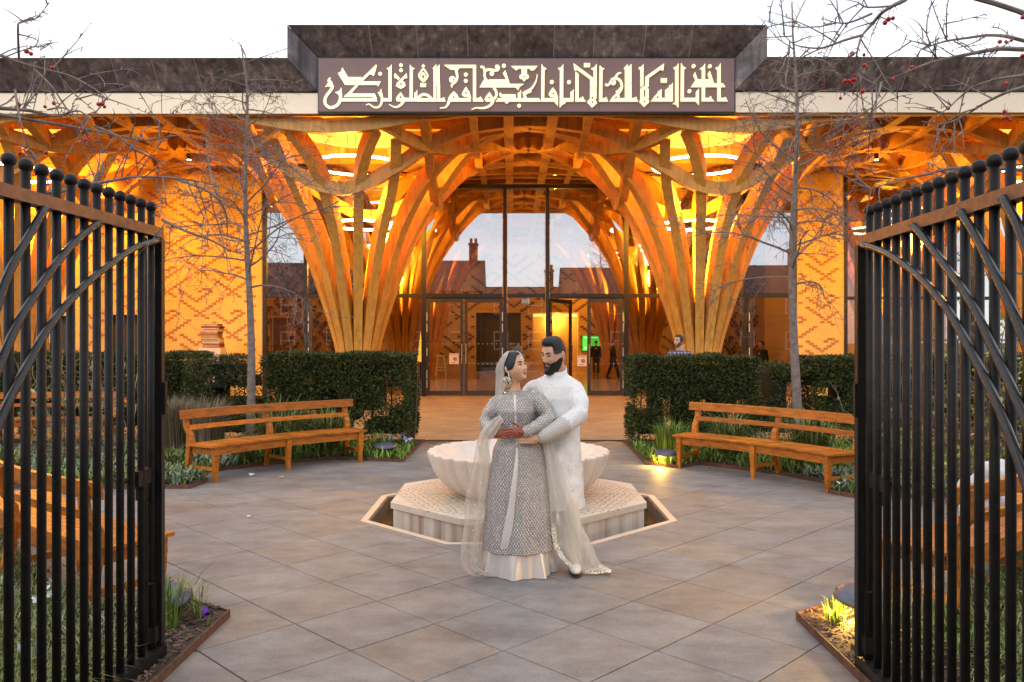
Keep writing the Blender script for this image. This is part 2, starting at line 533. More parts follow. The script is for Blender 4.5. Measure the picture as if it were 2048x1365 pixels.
for i in range(-20, 20):
    for j in range(-20, 20):
        u = U0 + (i+.5)*S_; v = V0 + (j+.5)*S_
        cx = (u-v)*sq2; cy = (u+v)*sq2
        if cy < 3.55 or cy > 13.6 or abs(cx) > 0.70*cy + .5: continue
        cn = [(cx, cy-.4), (cx+.4, cy), (cx, cy+.4), (cx-.4, cy), (cx, cy)]
        if any(all(inside(p, poly) for p in cn) for poly in BEDS.values()): continue
        d = Vector((cx, cy)) - Vector((FC.x, FC.y))
        if d.length > 2.2:
            o = link('slab', full, pavement); o.location = (cx, cy, rng.uniform(-.0008, .0008))
        else:
            poly = [Vector((cx, cy-2*hs*sq2)), Vector((cx+2*hs*sq2, cy)), Vector((cx, cy+2*hs*sq2)), Vector((cx-2*hs*sq2, cy))]
            pieces = []; rest = poly
            for k in range(8):
                a = oct_pool[k]; b2 = oct_pool[(k+1) % 8]
                t = (b2-a); nrm = Vector((t.y, -t.x)).normalized()
                if len(rest) < 3: break
                out, rest = clip(rest, a, nrm)
                if len(out) >= 3: pieces.append([(p.x, p.y) for p in out])
            if pieces:
                link('slab', slab_mesh(pieces, 'slab'), pavement)
        count += 1

fm = MB(); fm.add([(-30,13.9,0),(30,13.9,0),(30,25.05,0),(-30,25.05,0)], [(0,1,2,3)])
obj('forecourt', fm, M['forecourt'], kind='structure')
fm = MB(); fm.add([(-30,25.05,0.003),(30,25.05,0.003),(30,46,0.003),(-30,46,0.003)], [(0,1,2,3)])
obj('floor', fm, M['intfloor'], kind='structure')

soil_noise = random.Random(9)
for key, poly in BEDS.items():
    mb = MB()
    mb.prism(poly, lambda p: (p[0], p[1], 0.035), lambda p: (p[0], p[1], -0.30))
    bed = obj('garden_bed', mb, M['soil'], kind='structure')
    em = MB()
    n_ = len(poly)
    for i in range(n_):
        a = Vector((*poly[i], 0)); b2 = Vector((*poly[(i+1) % n_], 0))
        if max(abs(a.x), abs(b2.x)) > 9.4 and abs(a.x - b2.x) < .5: continue
        if (a.y < .7 and b2.y < .7) or (a.y > 13.6 and b2.y > 13.6): continue
        t = (b2-a).normalized(); s = Vector((-t.y, t.x, 0))*0.004
        em.hexa([a-s-t*.003+Vector((0,0,-.1)), b2-s+t*.003+Vector((0,0,-.1)), b2+s+t*.003+Vector((0,0,-.1)), a+s-t*.003+Vector((0,0,-.1))],
                [a-s-t*.003+Vector((0,0,.046+.0007*i)), b2-s+t*.003+Vector((0,0,.046+.0007*i)), b2+s+t*.003+Vector((0,0,.046+.0007*i)), a+s-t*.003+Vector((0,0,.046+.0007*i))])
    obj('steel_edging', em, M['corten'], bed)
# ------------------------------------------------------------------ fountain
ft = thing('fountain', 'pale stone fountain with scalloped bowl on an octagonal plinth in a sunken pool', 'fountain', (FC.x, FC.y, 0))
def ring_mesh(r0, r1, z0, z1):
    mb = MB(); a = octagon(r0, z1); b = octagon(r1, z1); c = octagon(r1, z0); d = octagon(r0, z0)
    for k in range(8):
        j = (k+1) % 8
        mb.add([a[k], a[j], b[j], b[k], c[k], c[j], d[k], d[j]], [(0,1,2,3), (3,2,5,4), (0,6,7,1)])
    return mb
obj('coping', ring_mesh(1.512, 1.445, -.30, 0.006), M['coping'], ft)
mb = ring_mesh(1.444, 1.43, -.32, -.012)
mb.add(octagon(1.44, -.30), [tuple(range(8))])
obj('pool_wall', mb, M['pool_wall'], ft)
mb = MB(); mb.add(octagon(1.432, -.150), [tuple(range(8))])
obj('water', mb, M['water'], ft)
mb = MB()
mb.loft([octagon(1.215, -.31), octagon(1.215, .095)])
obj('plinth', mb, M['limestone_side'], ft)
# top course: one stone per side, with open joints
for k in range(8):
    o8 = octagon(1.240, 0); i8 = octagon(0.30, 0)
    a, b, c, d = o8[k], o8[(k+1) % 8], i8[(k+1) % 8], i8[k]
    mid = (a+b)/2
    t = (b-a).normalized()*0.003
    for (p, q, r_, s) in ((a, mid-t, (c+d)/2-t, d), (mid+t, b, c, (c+d)/2+t)):
        bot = [v + Vector((0,0,.101)) for v in (p, q, r_, s)]
        top = [v + Vector((0,0,.158)) for v in (p, q, r_, s)]
        mb = MB(); mb.hexa(bot, top)
        obj('top_stone', mb, M['limestone_top'], ft)
# carved key pattern cut in the top: short dark grooves in eight-fold order
mb = MB(); rr = random.Random(3)
for k in range(8):
    ang = k*PI/4 + PI/8
    ca, sa = math.cos(ang), math.sin(ang)
    for iy in range(9):
        rad = .66 + iy*.062
        half = rad*math.tan(PI/8) - .03
        nx = max(2, int(2*half/.075))
        for ix in range(nx):
            tt = -half + (ix+.5)*2*half/nx
            if rad > 1.16: continue
            typ = (ix*2 + iy*3 + (ix//2)) % 5
            segs = {0: [((-.03,0),(.03,0))], 1: [((0,-.026),(0,.026))], 2: [((-.026,-.02),(.02,.024))], 3: [((-.028,0),(.0,0)),((0,0),(0,.028))], 4: [((-.02,.02),(.024,-.022))]}[typ]
            for (p, q) in segs:
                P = []
                for (x_, y_) in (p, q):
                    lx = tt + x_; ly = rad + y_
                    P.append(Vector((FC.x + ca*ly - sa*lx, FC.y + sa*ly + ca*lx, 0)))
                dd = (P[1]-P[0]).normalized(); s = Vector((-dd.y, dd.x, 0))*.0055
                z = Vector((0,0,.1586)); z2 = Vector((0,0,.150))
                mb.hexa([P[0]-s+z2, P[1]-s+z2, P[1]+s+z2, P[0]+s+z2], [P[0]-s+z, P[1]-s+z, P[1]+s+z, P[0]+s+z])
obj('carved_groove', mb, M['groove'], ft, kind='stuff')
# bowl
prof = [(.50,.159),(.56,.160),(.665,.196),(.77,.272),(.855,.375),(.905,.480),(.935,.570),(.937,.594)]
inn = [(.925,.600),(.80,.602),(.785,.585),(.72,.50),(.55,.42),(.25,.385),(.02,.380)]
NF, SUB = 32, 8
mb = MB(); rings = []
def sm(pts, n):
    out = []
    for i in range(len(pts)-1):
        p0 = pts[max(i-1,0)]; p1 = pts[i]; p2 = pts[i+1]; p3 = pts[min(i+2, len(pts)-1)]
        for k in range(n):
            t = k/n
            out.append(tuple(0.5*((2*p1[j]) + (-p0[j]+p2[j])*t + (2*p0[j]-5*p1[j]+4*p2[j]-p3[j])*t*t + (-p0[j]+3*p1[j]-3*p2[j]+p3[j])*t**3) for j in range(len(p1))))
    out.append(tuple(pts[-1])); return out
for (r_, z_) in sm(prof, 3):
    ring = []
    for k in range(NF*SUB):
        a = 2*PI*k/(NF*SUB)
        s = abs(math.sin(a*NF/2))
        rr2 = r_*(1 - 0.060*(1-s)**1.5)
        ring.append((FC.x+rr2*math.cos(a), FC.y+rr2*math.sin(a), z_))
    rings.append(ring)
for (r_, z_) in inn:
    amp = 0.060 if r_ > .9 else 0
    rings.append([(FC.x+r_*(1-amp*(1-abs(math.sin(2*PI*k/(NF*SUB)*NF/2)))**1.6)*math.cos(2*PI*k/(NF*SUB)), FC.y+r_*(1-amp*(1-abs(math.sin(2*PI*k/(NF*SUB)*NF/2)))**1.6)*math.sin(2*PI*k/(NF*SUB)), z_) for k in range(NF*SUB)])
mb.loft(rings)
bowl = obj('bowl', mb, M['limestone'], ft, smooth=True)

# ------------------------------------------------------------------ mosque building
YF, YG, YB = 18.0, 25.0, 44.0       # eave, glazing, inner back wall
BX = 0.44                            # axis of the building
bd = thing('mosque_building', 'wide flat-roofed timber and brick mosque with dark fascia above a lit entrance portico', 'building', (BX, YG, 0))

# fascia panels (splayed): outer edge nearer, inner edge further
def fascia_poly(px, yo=17.45, yi=17.96, flags=None, n='fascia_panel'):
    mb = MB(); pts = [at(x, y, yo if f else yi) for (x, y), f in zip(px, flags)]
    back = [p + Vector((0, .014, 0)) for p in pts]
    mb.hexa(pts, back)
    return obj(n, mb, M['fascia'], bd)
def seams(x0t, x1t, x0b, x1b, yt, yb, cuts):
    """a splayed band cut into panels at the given fractions"""
    for a, b in zip(cuts[:-1], cuts[1:]):
        xi0, xi1 = max(x0t, x0b), min(x1t, x1b); k_ = (17.96-17.45)/17.96
        # joints run square to the eave: same place across the building at the top and the bottom edge
        def pair(u):
            xb = xi0 + (xi1-xi0)*u; return CX_ + (xb-CX_)*17.96/17.45, xb
        ta, ba = (x0t, x0b) if a == 0 else pair(a)
        tb, bb = (x1t, x1b) if b == 1 else pair(b)
        e = .9 if (b-a) > .11 else .55
        if b < 1:
            q0 = [at(tb-.7, yt+.3, 17.447), at(tb+.7, yt+.3, 17.447), at(bb+.7, yb-.3, 17.957), at(bb-.7, yb-.3, 17.957)]
            jm_ = MB(); jm_.hexa(q0, [q+Vector((0,.012,0)) for q in q0]); obj('joint_strip', jm_, M['joint_strip'], bd)
        fascia_poly([(ta+(e if a > 0 else 0), yt), (tb-(e if b < 1 else 0), yt), (bb-(e if b < 1 else 0), yb), (ba+(e if a > 0 else 0), yb)], flags=(1,1,0,0))
seams(-520, 574, -520, 636, 116, 183, [0, .17, .31, .475, .597, .697, .769, .846, .93, 1])
seams(1535, 2600, 1470, 2600, 114, 181, [0, .07, .16, .25, .36, .45, .56, .7, .85, 1])
seams(575, 1534, 637, 1469, 50, 115, [0, .13, .24, .36, .46, .565, .66, .78, .89, 1])
fascia_poly([(574.5,50.5),(636,116),(636,182.5),(574.5,117)], flags=(1,0,0,1))
fascia_poly([(1534.5,50.5),(1470,116),(1470,180.5),(1534.5,115)], flags=(1,0,0,1))
for (xa_, xb_, yt_, yb_) in ((-520,574,116,182.5),(1535,2600,114,180.5),(575.5,1533.5,50.5,114.6)):
    mb = MB(); pts_ = [at(xa_,yt_+.5,17.472), at(xb_,yt_+.5,17.472), at(xb_ if xb_ > 2000 else (637 if yt_ > 100 else 1469), yb_-.3,17.982), at(xa_ if xa_ < 0 else (637 if yt_ < 100 else 1470), yb_-.3,17.982)]
    mb.hexa(pts_, [q+Vector((0,.012,0)) for q in pts_]); obj('joint_backing', mb, M['joint_strip'], bd)
zt_low = at(0,116,17.45).z; zt_hi = at(0,50,17.45).z
mb = MB()
xl, xr = at(576,0,17.5).x, at(1533,0,17.5).x
mb.box(-22, xl-.01, 17.6, 45, zt_low-.10, zt_low-.03)
mb.box(xr+.01, 24, 17.6, 45, zt_low-.10, zt_low-.03)
mb.box(xl, xr, 17.6, 24, zt_hi-.10, zt_hi-.03)
mb.box(xl, xr, 24, 24.1, zt_low-.12, zt_hi-.11)
mb.box(xl, xr, 24.1, 45, zt_low-.10, zt_low-.03)
mb.box(xl, xl+.05, 17.7, 24, zt_low-.12, zt_hi-.11)
mb.box(xr-.05, xr, 17.7, 24, zt_low-.12, zt_hi-.11)
obj('roof', mb, M['roof_slate'], bd)
# cream panels below the dark fascia
for (x0, x1) in ((-520,-170),(-168,322.5),(324,636)):
    a, b = at(x0,185.5,18.02), at(x1,227.5,18.02); mb = MB(); mb.box(a.x, b.x, 18.02, 18.10, b.z, a.z); obj('cladding_panel', mb, M['cream_panel'], bd)
for (x0, x1) in ((1471,1794),(1795.5,2200),(2202,2600)):
    a, b = at(x0,184,18.02), at(x1,225,18.02); mb = MB(); mb.box(a.x, b.x, 18.02, 18.10, b.z, a.z); obj('cladding_panel', mb, M['cream_panel'], bd)
mb = MB()
a, b = at(-520,182,18.0), at(2600,187,18.0)
mb.box(-19, at(636,0,18).x, 18.0, 18.3, at(0,186,18).z+.004, at(0,182.5,18).z)
obj('shadow_gap', mb, M['black'], bd)
mb = MB(); mb.box(at(1470,0,18).x, 20, 18.0, 18.3, at(0,184.5,18).z+.004, at(0,180.5,18).z)
obj('shadow_gap', mb, M['black'], bd)
# timber eave beam and the band behind the fascia
ZE = at(0,228,18.1).z
mb = MB(); mb.box(-19, 20, 18.11, 18.17, ZE-.04, ZE+.6)
obj('eave_beam', mb, M['glulam'], bd)

# calligraphy sign
sg = thing('calligraphy_sign', 'long brown sign board with raised gold kufic lettering above the entrance', 'sign', at(1052,172,17.95))
for (x0, x1) in ((637.5,876),(876.6,1198),(1198.6,1468.5)):
    a, b = at(x0,117.5,17.92), at(x1,223.5,17.92); mb = MB(); mb.box(a.x, b.x, 17.92, 18.0, b.z, a.z); obj('sign_panel', mb, M['sign_panel'], sg)
mb = MB(); a, b = at(635.5,115.6,17.95), at(1470.5,226.8,17.95); mb.box(a.x, b.x, 17.95, 18.1, b.z, a.z); obj('sign_frame', mb, M['black'], sg)
TILE = {1: (640,115,9.752), 2: (840,115,9.309), 3: (1050,115,9.309), 4: (1260,115,9.752)}
_li = [0]
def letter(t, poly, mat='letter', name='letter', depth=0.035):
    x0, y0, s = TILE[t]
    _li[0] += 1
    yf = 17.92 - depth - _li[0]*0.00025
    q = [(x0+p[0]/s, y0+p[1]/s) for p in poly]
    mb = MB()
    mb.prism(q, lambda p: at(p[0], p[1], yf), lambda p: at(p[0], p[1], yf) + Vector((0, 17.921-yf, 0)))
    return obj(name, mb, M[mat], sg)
def disc(t, x, y, r, mat='letter', name='dot', depth=.035):
    return letter(t, [(x+r*math.cos(2*PI*k/16), y+r*math.sin(2*PI*k/16)) for k in range(16)], mat, name, depth)
def hole(t, x, y, r=16): disc(t, x, y, r, 'sign_panel', 'counter', .052)
def stroke(t, pts, w0, w1=None, taper=False):
    P = sm(pts, 5)
    w1 = w0 if w1 is None else w1
    Lft, Rgt = [], []
    for i, p in enumerate(P):
        a = P[max(i-1,0)]; b = P[min(i+1,len(P)-1)]
        d = Vector((b[0]-a[0], b[1]-a[1])); d.normalize(); n = Vector((-d.y, d.x))
        w_ = (w0 + (w1-w0)*i/(len(P)-1))/2
        Lft.append((p[0]+n.x*w_, p[1]+n.y*w_)); Rgt.append((p[0]-n.x*w_, p[1]-n.y*w_))
    letter(t, Lft + Rgt[::-1])
def shadda(t, x0, y0, x1, y1):
    w_ = x1-x0; h = y1-y0
    letter(t, [(x0,y0),(x0+.26*w_,y0),(x0+.26*w_,y0+.5*h),(x0+.38*w_,y0+.5*h),(x0+.38*w_,y0),(x0+.62*w_,y0),(x0+.62*w_,y0+.5*h),(x0+.76*w_,y0+.5*h),(x0+.76*w_,y0),(x1,y0),(x1,y1),(x0,y1)])
# tile 1
stroke(1, [(205,500),(240,570),(205,645),(130,740),(95,830),(110,920),(180,975),(260,972),(335,930),(382,860),(398,780),(400,690)], 50, 56)
letter(1, [(208,392),(165,408),(146,455),(158,492),(102,578),(150,562),(190,578),(215,545),(250,560),(246,500),(214,452),(192,436)])
letter(1, [(415,588),(385,642),(340,672),(290,682),(340,712),(368,745),(375,800),(424,800)])
letter(1, [(400,795),(1092,795),(1118,858),(395,858)])
letter(1, [(462,768),(525,708),(1068,708),(1108,800),(1028,800),(1028,768)])
letter(1, [(532,712),(690,545),(745,545),(592,720)])
letter(1, [(345,308),(400,282),(440,330),(515,470),(1185,470),(1130,570),(1112,537),(488,537)])
letter(1, [(435,195),(545,385),(818,385),(770,455),(516,455),(446,325),(405,285)])
letter(1, [(770,460),(1095,138),(1106,160),(1085,250),(1070,290),(1062,330),(1040,370),(1010,335),(962,330),(832,460)])
disc(1, 1172, 320, 36)
letter(1, [(1395,132),(1395,858),(1215,858),(1215,795),(1335,795),(1335,250),(1300,212),(1350,195),(1378,168)])
stroke(1, [(1180,690),(1203,770),(1205,850),(1180,930),(1125,975),(1060,975),(1005,945),(955,912),(895,930)], 50, 14)
letter(1, [(1190,612),(1218,722),(1175,770),(1122,682),(1160,676)])
disc(1, 1578, 152, 36); disc(1, 1580, 250, 36)
letter(1, [(1460,305),(1560,408),(1522,442),(1495,410),(1450,402),(1445,350)])
letter(1, [(1688,312),(1702,400),(1642,412),(1600,460),(1545,560),(1480,550),(1500,500)])
letter(1, [(1500,530),(1480,560),(1530,588),(1575,612),(1622,590),(1670,552),(1652,490),(1612,462),(1580,500),(1600,530)])
hole(1, 1578, 516, 17)
letter(1, [(1575,676),(1640,785),(1760,795),(1760,858),(1500,858),(1478,812),(1510,750)]); hole(1, 1570, 775, 19)
stroke(1, [(1630,850),(1580,920),(1500,968),(1430,962),(1345,915)], 56, 10)
letter(1, [(1752,138),(1788,192),(1847,215),(1810,242),(1808,795),(2060,795),(2060,858),(1745,858)])
letter(1, [(1897,628),(1897,800),(1840,800),(1840,695),(1880,668)])
# tile 2
stroke(2, [(-40,775),(0,718),(60,690),(120,698),(180,735),(240,800)], 46)
letter(2, [(-60,762),(305,762),(305,822),(-60,822)])
letter(2, [(60,124),(96,165),(60,190),(24,165)])
stroke(2, [(62,208),(110,275),(142,340),(110,400),(60,450)], 32); stroke(2, [(60,208),(12,275),(-18,340),(12,400),(60,450)], 32)
stroke(2, [(60,285),(88,335),(92,375),(60,430)], 26); stroke(2, [(60,285),(32,335),(28,375),(60,430)], 26)
shadda(2, 5, 478, 112, 550)
letter(2, [(305,128),(300,190),(306,235),(306,440),(250,475),(250,220),(232,205)])
letter(2, [(362,128),(368,470),(300,520),(300,822),(252,822),(252,490),(315,440),(315,230),(300,200)])
letter(2, [(372,480),(375,765),(400,768),(450,742),(476,822),(316,822),(316,520)])
letter(2, [(445,140),(1045,140),(1045,760),(1100,755),(1125,728),(1150,762),(1186,822),(985,822),(985,195),(740,195),(705,235),(640,215),(612,232),(560,222)])
stroke(2, [(655,195),(680,270),(692,370),(672,440),(620,490),(585,520),(598,555)], 52, 26)
disc(2, 602, 412, 62, name='letter'); hole(2, 628, 418, 14)
disc(2, 852, 320, 36); disc(2, 852, 437, 36)
letter(2, [(630,630),(690,690),(728,760),(900,760),(900,822),(545,822),(520,772),(560,700)]); hole(2, 628, 740)
stroke(2, [(545,800),(520,870),(470,930),(370,945)], 56, 12)
letter(2, [(855,548),(920,640),(948,740),(948,822),(890,822),(890,738),(820,730),(775,690),(800,628)]); hole(2, 855, 660)
stroke(2, [(1125,178),(1180,185),(1205,280),(1202,350),(1240,425),(1310,482)], 40)
stroke(2, [(1210,255),(1270,225),(1370,238),(1440,235),(1468,185),(1430,150)], 44)
disc(2, 1338, 300, 42, name='letter'); disc(2, 1432, 172, 36, name='letter')
disc(2, 1562, 155, 37)
letter(2, [(1590,238),(1668,477),(1335,477),(1280,412),(1585,412),(1600,400),(1543,296)])
letter(2, [(1190,412),(1225,412),(1285,477),(1215,490),(1935,494),(1852,552),(1832,612),(1790,566),(1750,557),(1108,557)])
letter(2, [(1295,643),(1360,750),(1388,802),(1350,822),(1230,822),(1200,782),(1230,722)]); hole(2, 1288, 748)
stroke(2, [(1365,800),(1320,880),(1230,932),(1130,945),(1050,938),(960,968)], 54, 12)
stroke(2, [(1370,562),(1415,630),(1422,710),(1382,770)], 44)
letter(2, [(1473,680),(1500,650),(1520,690),(1782,690),(1782,765),(1720,765),(1720,748),(1530,745),(1485,722)])
letter(2, [(1412,822),(1450,760),(2100,760),(2100,822)])
disc(2, 1615, 822, 36, name='letter'); disc(2, 1845, 900, 34)
letter(2, [(1882,598),(1882,762),(1820,762),(1820,665),(1860,642)])
letter(2, [(1908,650),(2050,578),(2080,640),(1968,690),(1990,765),(1938,765)])
letter(2, [(1693,160),(2190,160),(2120,240),(2060,240),(2040,207),(1992,207),(1992,345),(1890,345),(1890,207),(1835,207),(1792,242)])
disc(2, 1892, 360, 42, name='letter'); disc(2, 1988, 360, 42, name='letter'); letter(2, [(1890,370),(1990,370),(1965,420),(1940,448),(1915,420)]); hole(2, 1940, 354, 13)
# tile 3
stroke(3, [(228,312),(205,440),(140,555),(70,620),(-20,672)], 12, 62)
letter(3, [(30,760),(262,760),(296,822),(20,822)])
letter(3, [(308,118),(345,180),(402,205),(366,242),(360,760),(562,760),(560,745),(480,735),(438,690),(470,620),(522,558),(580,640),(616,740),(616,906),(540,822),(300,822)]); hole(3, 525, 670)
disc(3, 500, 458, 37); disc(3, 820, 460, 37)
letter(3, [(715,122),(713,760),(850,760),(845,650),(885,622),(905,588),(905,822),(772,822),(740,862),(702,876),(646,940),(650,242),(613,200),(665,190)])
letter(3, [(940,258),(1000,312),(1000,765),(1050,750),(1080,724),(1092,772),(1137,822),(938,822)])
letter(3, [(903,108),(1267,380),(1270,530),(1332,580),(1332,762),(1262,818),(1250,790),(1275,770),(1275,600),(1212,550),(1212,405),(980,235),(920,242)])
letter(3, [(1337,120),(1337,562),(1277,522),(1277,242),(1228,207),(1290,182)])
letter(3, [(1212,572),(1268,607),(1268,722),(1212,757)])
letter(3, [(1212,765),(1158,832),(1250,937),(1342,852),(1320,798),(1270,800),(1240,760)]); hole(3, 1255, 830)
shadda(3, 1098, 105, 1212, 180)
letter(3, [(1390,143),(1430,190),(1482,205),(1446,242),(1440,765),(1490,755),(1522,738),(1532,790),(1552,822),(1380,822)])
stroke(3, [(1495,495),(1540,518),(1580,480),(1625,405),(1705,390),(1775,435),(1805,530),(1780,620),(1710,690),(1640,760)], 36, 46)
disc(3, 1645, 465, 50, name='letter'); hole(3, 1634, 436, 13)
stroke(3, [(1690,365),(1735,300),(1795,285)], 50, 16); stroke(3, [(1695,640),(1740,610),(1762,560)], 30, 8)
letter(3, [(1572,822),(1640,722),(1700,692),(1757,690),(1762,760),(1920,760),(1920,822)]); hole(3, 1695, 742, 17)
letter(3, [(1915,120),(1910,190),(1922,235),(1922,435),(1862,475),(1862,225),(1840,205)])
letter(3, [(1983,120),(1985,468),(1918,520),(1918,822),(1862,822),(1862,490),(1930,440),(1930,230),(1905,195)])
letter(3, [(1985,485),(1985,765),(2050,748),(2070,730),(2085,780),(2110,822),(1928,822),(1928,520)])
# tile 4
letter(4, [(265,128),(265,545),(215,580),(205,560),(205,242),(163,215),(190,185),(215,190)])
letter(4, [(667,118),(652,258),(600,235),(370,400),(364,572),(270,640),(268,755),(370,830),(300,880),(205,790),(205,610),(300,550),(305,375)])
letter(4, [(205,795),(186,870),(280,967),(376,872),(365,822),(300,860),(262,810),(240,790)]); hole(4, 282, 858)
letter(4, [(305,630),(350,600),(366,620),(366,800),(305,757)])
letter(4, [(408,858),(470,770),(545,690),(540,672),(617,618),(617,790),(690,790),(690,632),(730,610),(756,573),(756,790),(770,790),(770,545),(810,530),(837,488),(837,858)]); hole(4, 540, 775, 18)
shadda(4, 605, 405, 722, 490)
letter(4, [(947,108),(947,984),(900,920),(832,902),(885,870),(885,242),(847,195),(905,180)])
letter(4, [(998,108),(1040,180),(1097,205),(1056,242),(1052,790),(1290,790),(1290,670),(1347,608),(1347,927),(1285,858),(990,858)])
disc(4, 1243, 167, 37); disc(4, 1560, 172, 37); disc(4, 1163, 657, 37)
letter(4, [(1270,283),(1320,430),(1555,430),(1520,320),(1557,258),(1637,495),(1290,495),(1290,508),(1815,507),(1862,576),(1190,576),(1280,440),(1238,350)])
letter(4, [(1466,118),(1466,415),(1405,415),(1405,242),(1363,215),(1420,182)])
letter(4, [(1405,512),(1466,512),(1466,790),(1530,790),(1580,753),(1592,800),(1648,856),(1405,856)])
letter(4, [(1770,108),(1770,500),(1710,500),(1710,242),(1668,200),(1730,182)])
letter(4, [(1710,585),(1770,585),(1770,790),(1820,790),(1872,773),(1882,810),(1912,856),(1710,856)])

# ------------------------------------------------------------------ timber columns and vault
A = 9.2
COLX = [BX-3*A/2, BX-A/2, BX+A/2, BX+3*A/2]
COLY = [21.6, 30.8, 40.0]
PROF = [(0.52,0.0),(0.54,0.8),(0.60,1.5),(0.82,2.3),(1.05,3.0),(1.30,3.75),(1.60,4.45),(1.95,5.05),(2.40,5.68),(2.90,6.24),(3.3,6.56),(3.8,6.80),(4.6,6.93),(5.5,6.98),(7.0,7.02)]
def zs(r):
    for (r0, z0), (r1, z1) in zip(PROF[:-1], PROF[1:]):
        if r <= r1:
            t = max(0, (r-r0)/(r1-r0)); return z0+(z1-z0)*t
    return PROF[-1][1]
PROFS = sm(PROF, 4)
def rib(pts, w_, d, radial=None):
    """sweep a w x d rectangle; pts are on the underside; width stays horizontal"""
    mb = MB(); rings = []
    P = [Vector(p) for p in pts]
    for i, p in enumerate(P):
        t = (P[min(i+1,len(P)-1)] - P[max(i-1,0)]).normalized()
        h = Vector((t.x, t.y, 0))
        if h.length < .12 and radial is not None: h = Vector((radial.x, radial.y, 0))
        h.normalize(); s = Vector((-h.y, h.x, 0))
        n = s.cross(t).normalized()
        if n.z > 0.02 or (abs(n.z) <= .02 and radial is not None and n.dot(radial) > 0): n = n
        if radial is not None and n.dot(radial) > 0 and n.z < .02: n = -n
        if n.z < -.02: n = -n
        ww = w_[0] + (w_[1]-w_[0])*min(1, i/(len(P)*.6)) if isinstance(w_, tuple) else w_
        rings.append([p - s*ww/2, p + s*ww/2, p + s*ww/2 + n*d, p - s*ww/2 + n*d])
    mb.loft(rings)
    return mb
def col_template(name, clipy=None):
    root = thing(name, 'x', 'column', (0,0,0), 'timber columns of the vault')
    H = A/2 + .02
    def okp(x, y):
        if abs(x) > H or abs(y) > H: return False
        if clipy is not None and y < clipy: return False
        return True
    for k in range(16):
        th = (k+.5)*PI/8
        axis = round(((th - PI/8) / (PI/4)))*PI/4 + PI/8     # crossing line 22.5 + 45k
        pts = []
        for (r_, z_) in PROFS:
            if r_ > 1.7: break
            pts.append((r_*math.cos(th), r_*math.sin(th), z_))
        Pq = Vector((1.7*math.cos(th), 1.7*math.sin(th)))
        Xq = Vector((3.15*math.cos(axis), 3.15*math.sin(axis)))
        dirv = (Xq-Pq).normalized(); rad = Vector((math.cos(th), math.sin(th)))
        cur = Pq.copy(); L = 0
        while L < 6.5:
            b_ = min(1, L/1.0); d_ = (rad*(1-b_) + dirv*b_).normalized()
            cur = cur + d_*.22; L += .22
            if not okp(cur.x, cur.y): break
            pts.append((cur.x, cur.y, zs(cur.length)))
        off = 0.012*(k % 2)
        mb = rib([(p[0], p[1], p[2]-off) for p in pts], (0.19, 0.25), 0.36, Vector((rad.x, rad.y, 0)))
        obj('rib', mb, M['glulam'], root)
    for k in range(0, 8, 2):
        a = k*PI/4; n_ = Vector((math.cos(a), math.sin(a))); t_ = Vector((-n_.y, n_.x)); d = 2.12
        for sgn in (1, -1):
            pts = []
            for i in range(26):
                p = n_*d + t_*sgn*(i*.2)
                if not okp(p.x, p.y): break
                pts.append((p.x, p.y, zs(p.length)-.024))
            if len(pts) > 2: obj('ring_rib', rib(pts, .22, .32), M['glulam'], root)
    for k in range(8):
        a = k*PI/4; n_ = Vector((math.cos(a), math.sin(a))); t_ = Vector((-n_.y, n_.x)); d = 3.25 if k % 2 == 0 else 3.05
        for sgn in (1, -1):
            pts = []
            for i in range(26):
                p = n_*d + t_*sgn*(i*.2)
                if not okp(p.x, p.y): break
                pts.append((p.x, p.y, zs(p.length)-.05-.012*(k % 2)))
            if len(pts) > 2: obj('ring_rib', rib(pts, .18, .30), M['glulam'], root)
    return root
tpl_front = col_template('timber_column', 18.20-COLY[0])
tpl_in = col_template('timber_column')
labels = {}
rowname = ['front row', 'second row behind the glass', 'third row deep inside']
wherex = ['at the far end behind the gate beside the brick wall, {r}', 'by the double doors with closed leaves, {r}', 'by the half open double doors, {r}', 'at the far end beyond the corner window, {r}']
sides = ['left', 'left', 'right', 'right']
used = {}
for iy, y in enumerate(COLY):
    for ix, x in enumerate(COLX):
        if iy == 2 and ix in (0, 3): continue
        t = tpl_front if iy == 0 else tpl_in
        o = t if not used.get(t.name) else copy_tree(t)
        used[t.name] = True
        o.location = (x, y, 0)
        txt = {
         (0,0): 'flared timber rib column before the brick wall, next to the iron gate with the arc tops towards the book pile',
         (0,1): 'flared glulam rib column outside the glass, before the closed double doors',
         (0,2): 'flared glulam rib column outside the glass, behind the man in the checked shirt',
         (0,3): 'flared timber rib column outside beside the bare tree with red fruit, past the corner glazing',
         (1,0): 'flared timber column inside the glass beyond the brick wall end',
         (1,1): 'flared timber column just inside the glass behind the closed double doors',
         (1,2): 'flared timber column just inside the glass behind the half open double doors',
         (1,3): 'flared timber column inside the corner room behind the gate',
         (2,1): 'timber column deep in the hall near the dark doorway',
         (2,2): 'timber column deep in the hall near the green screen'}[(iy, ix)]
        o['label'] = txt
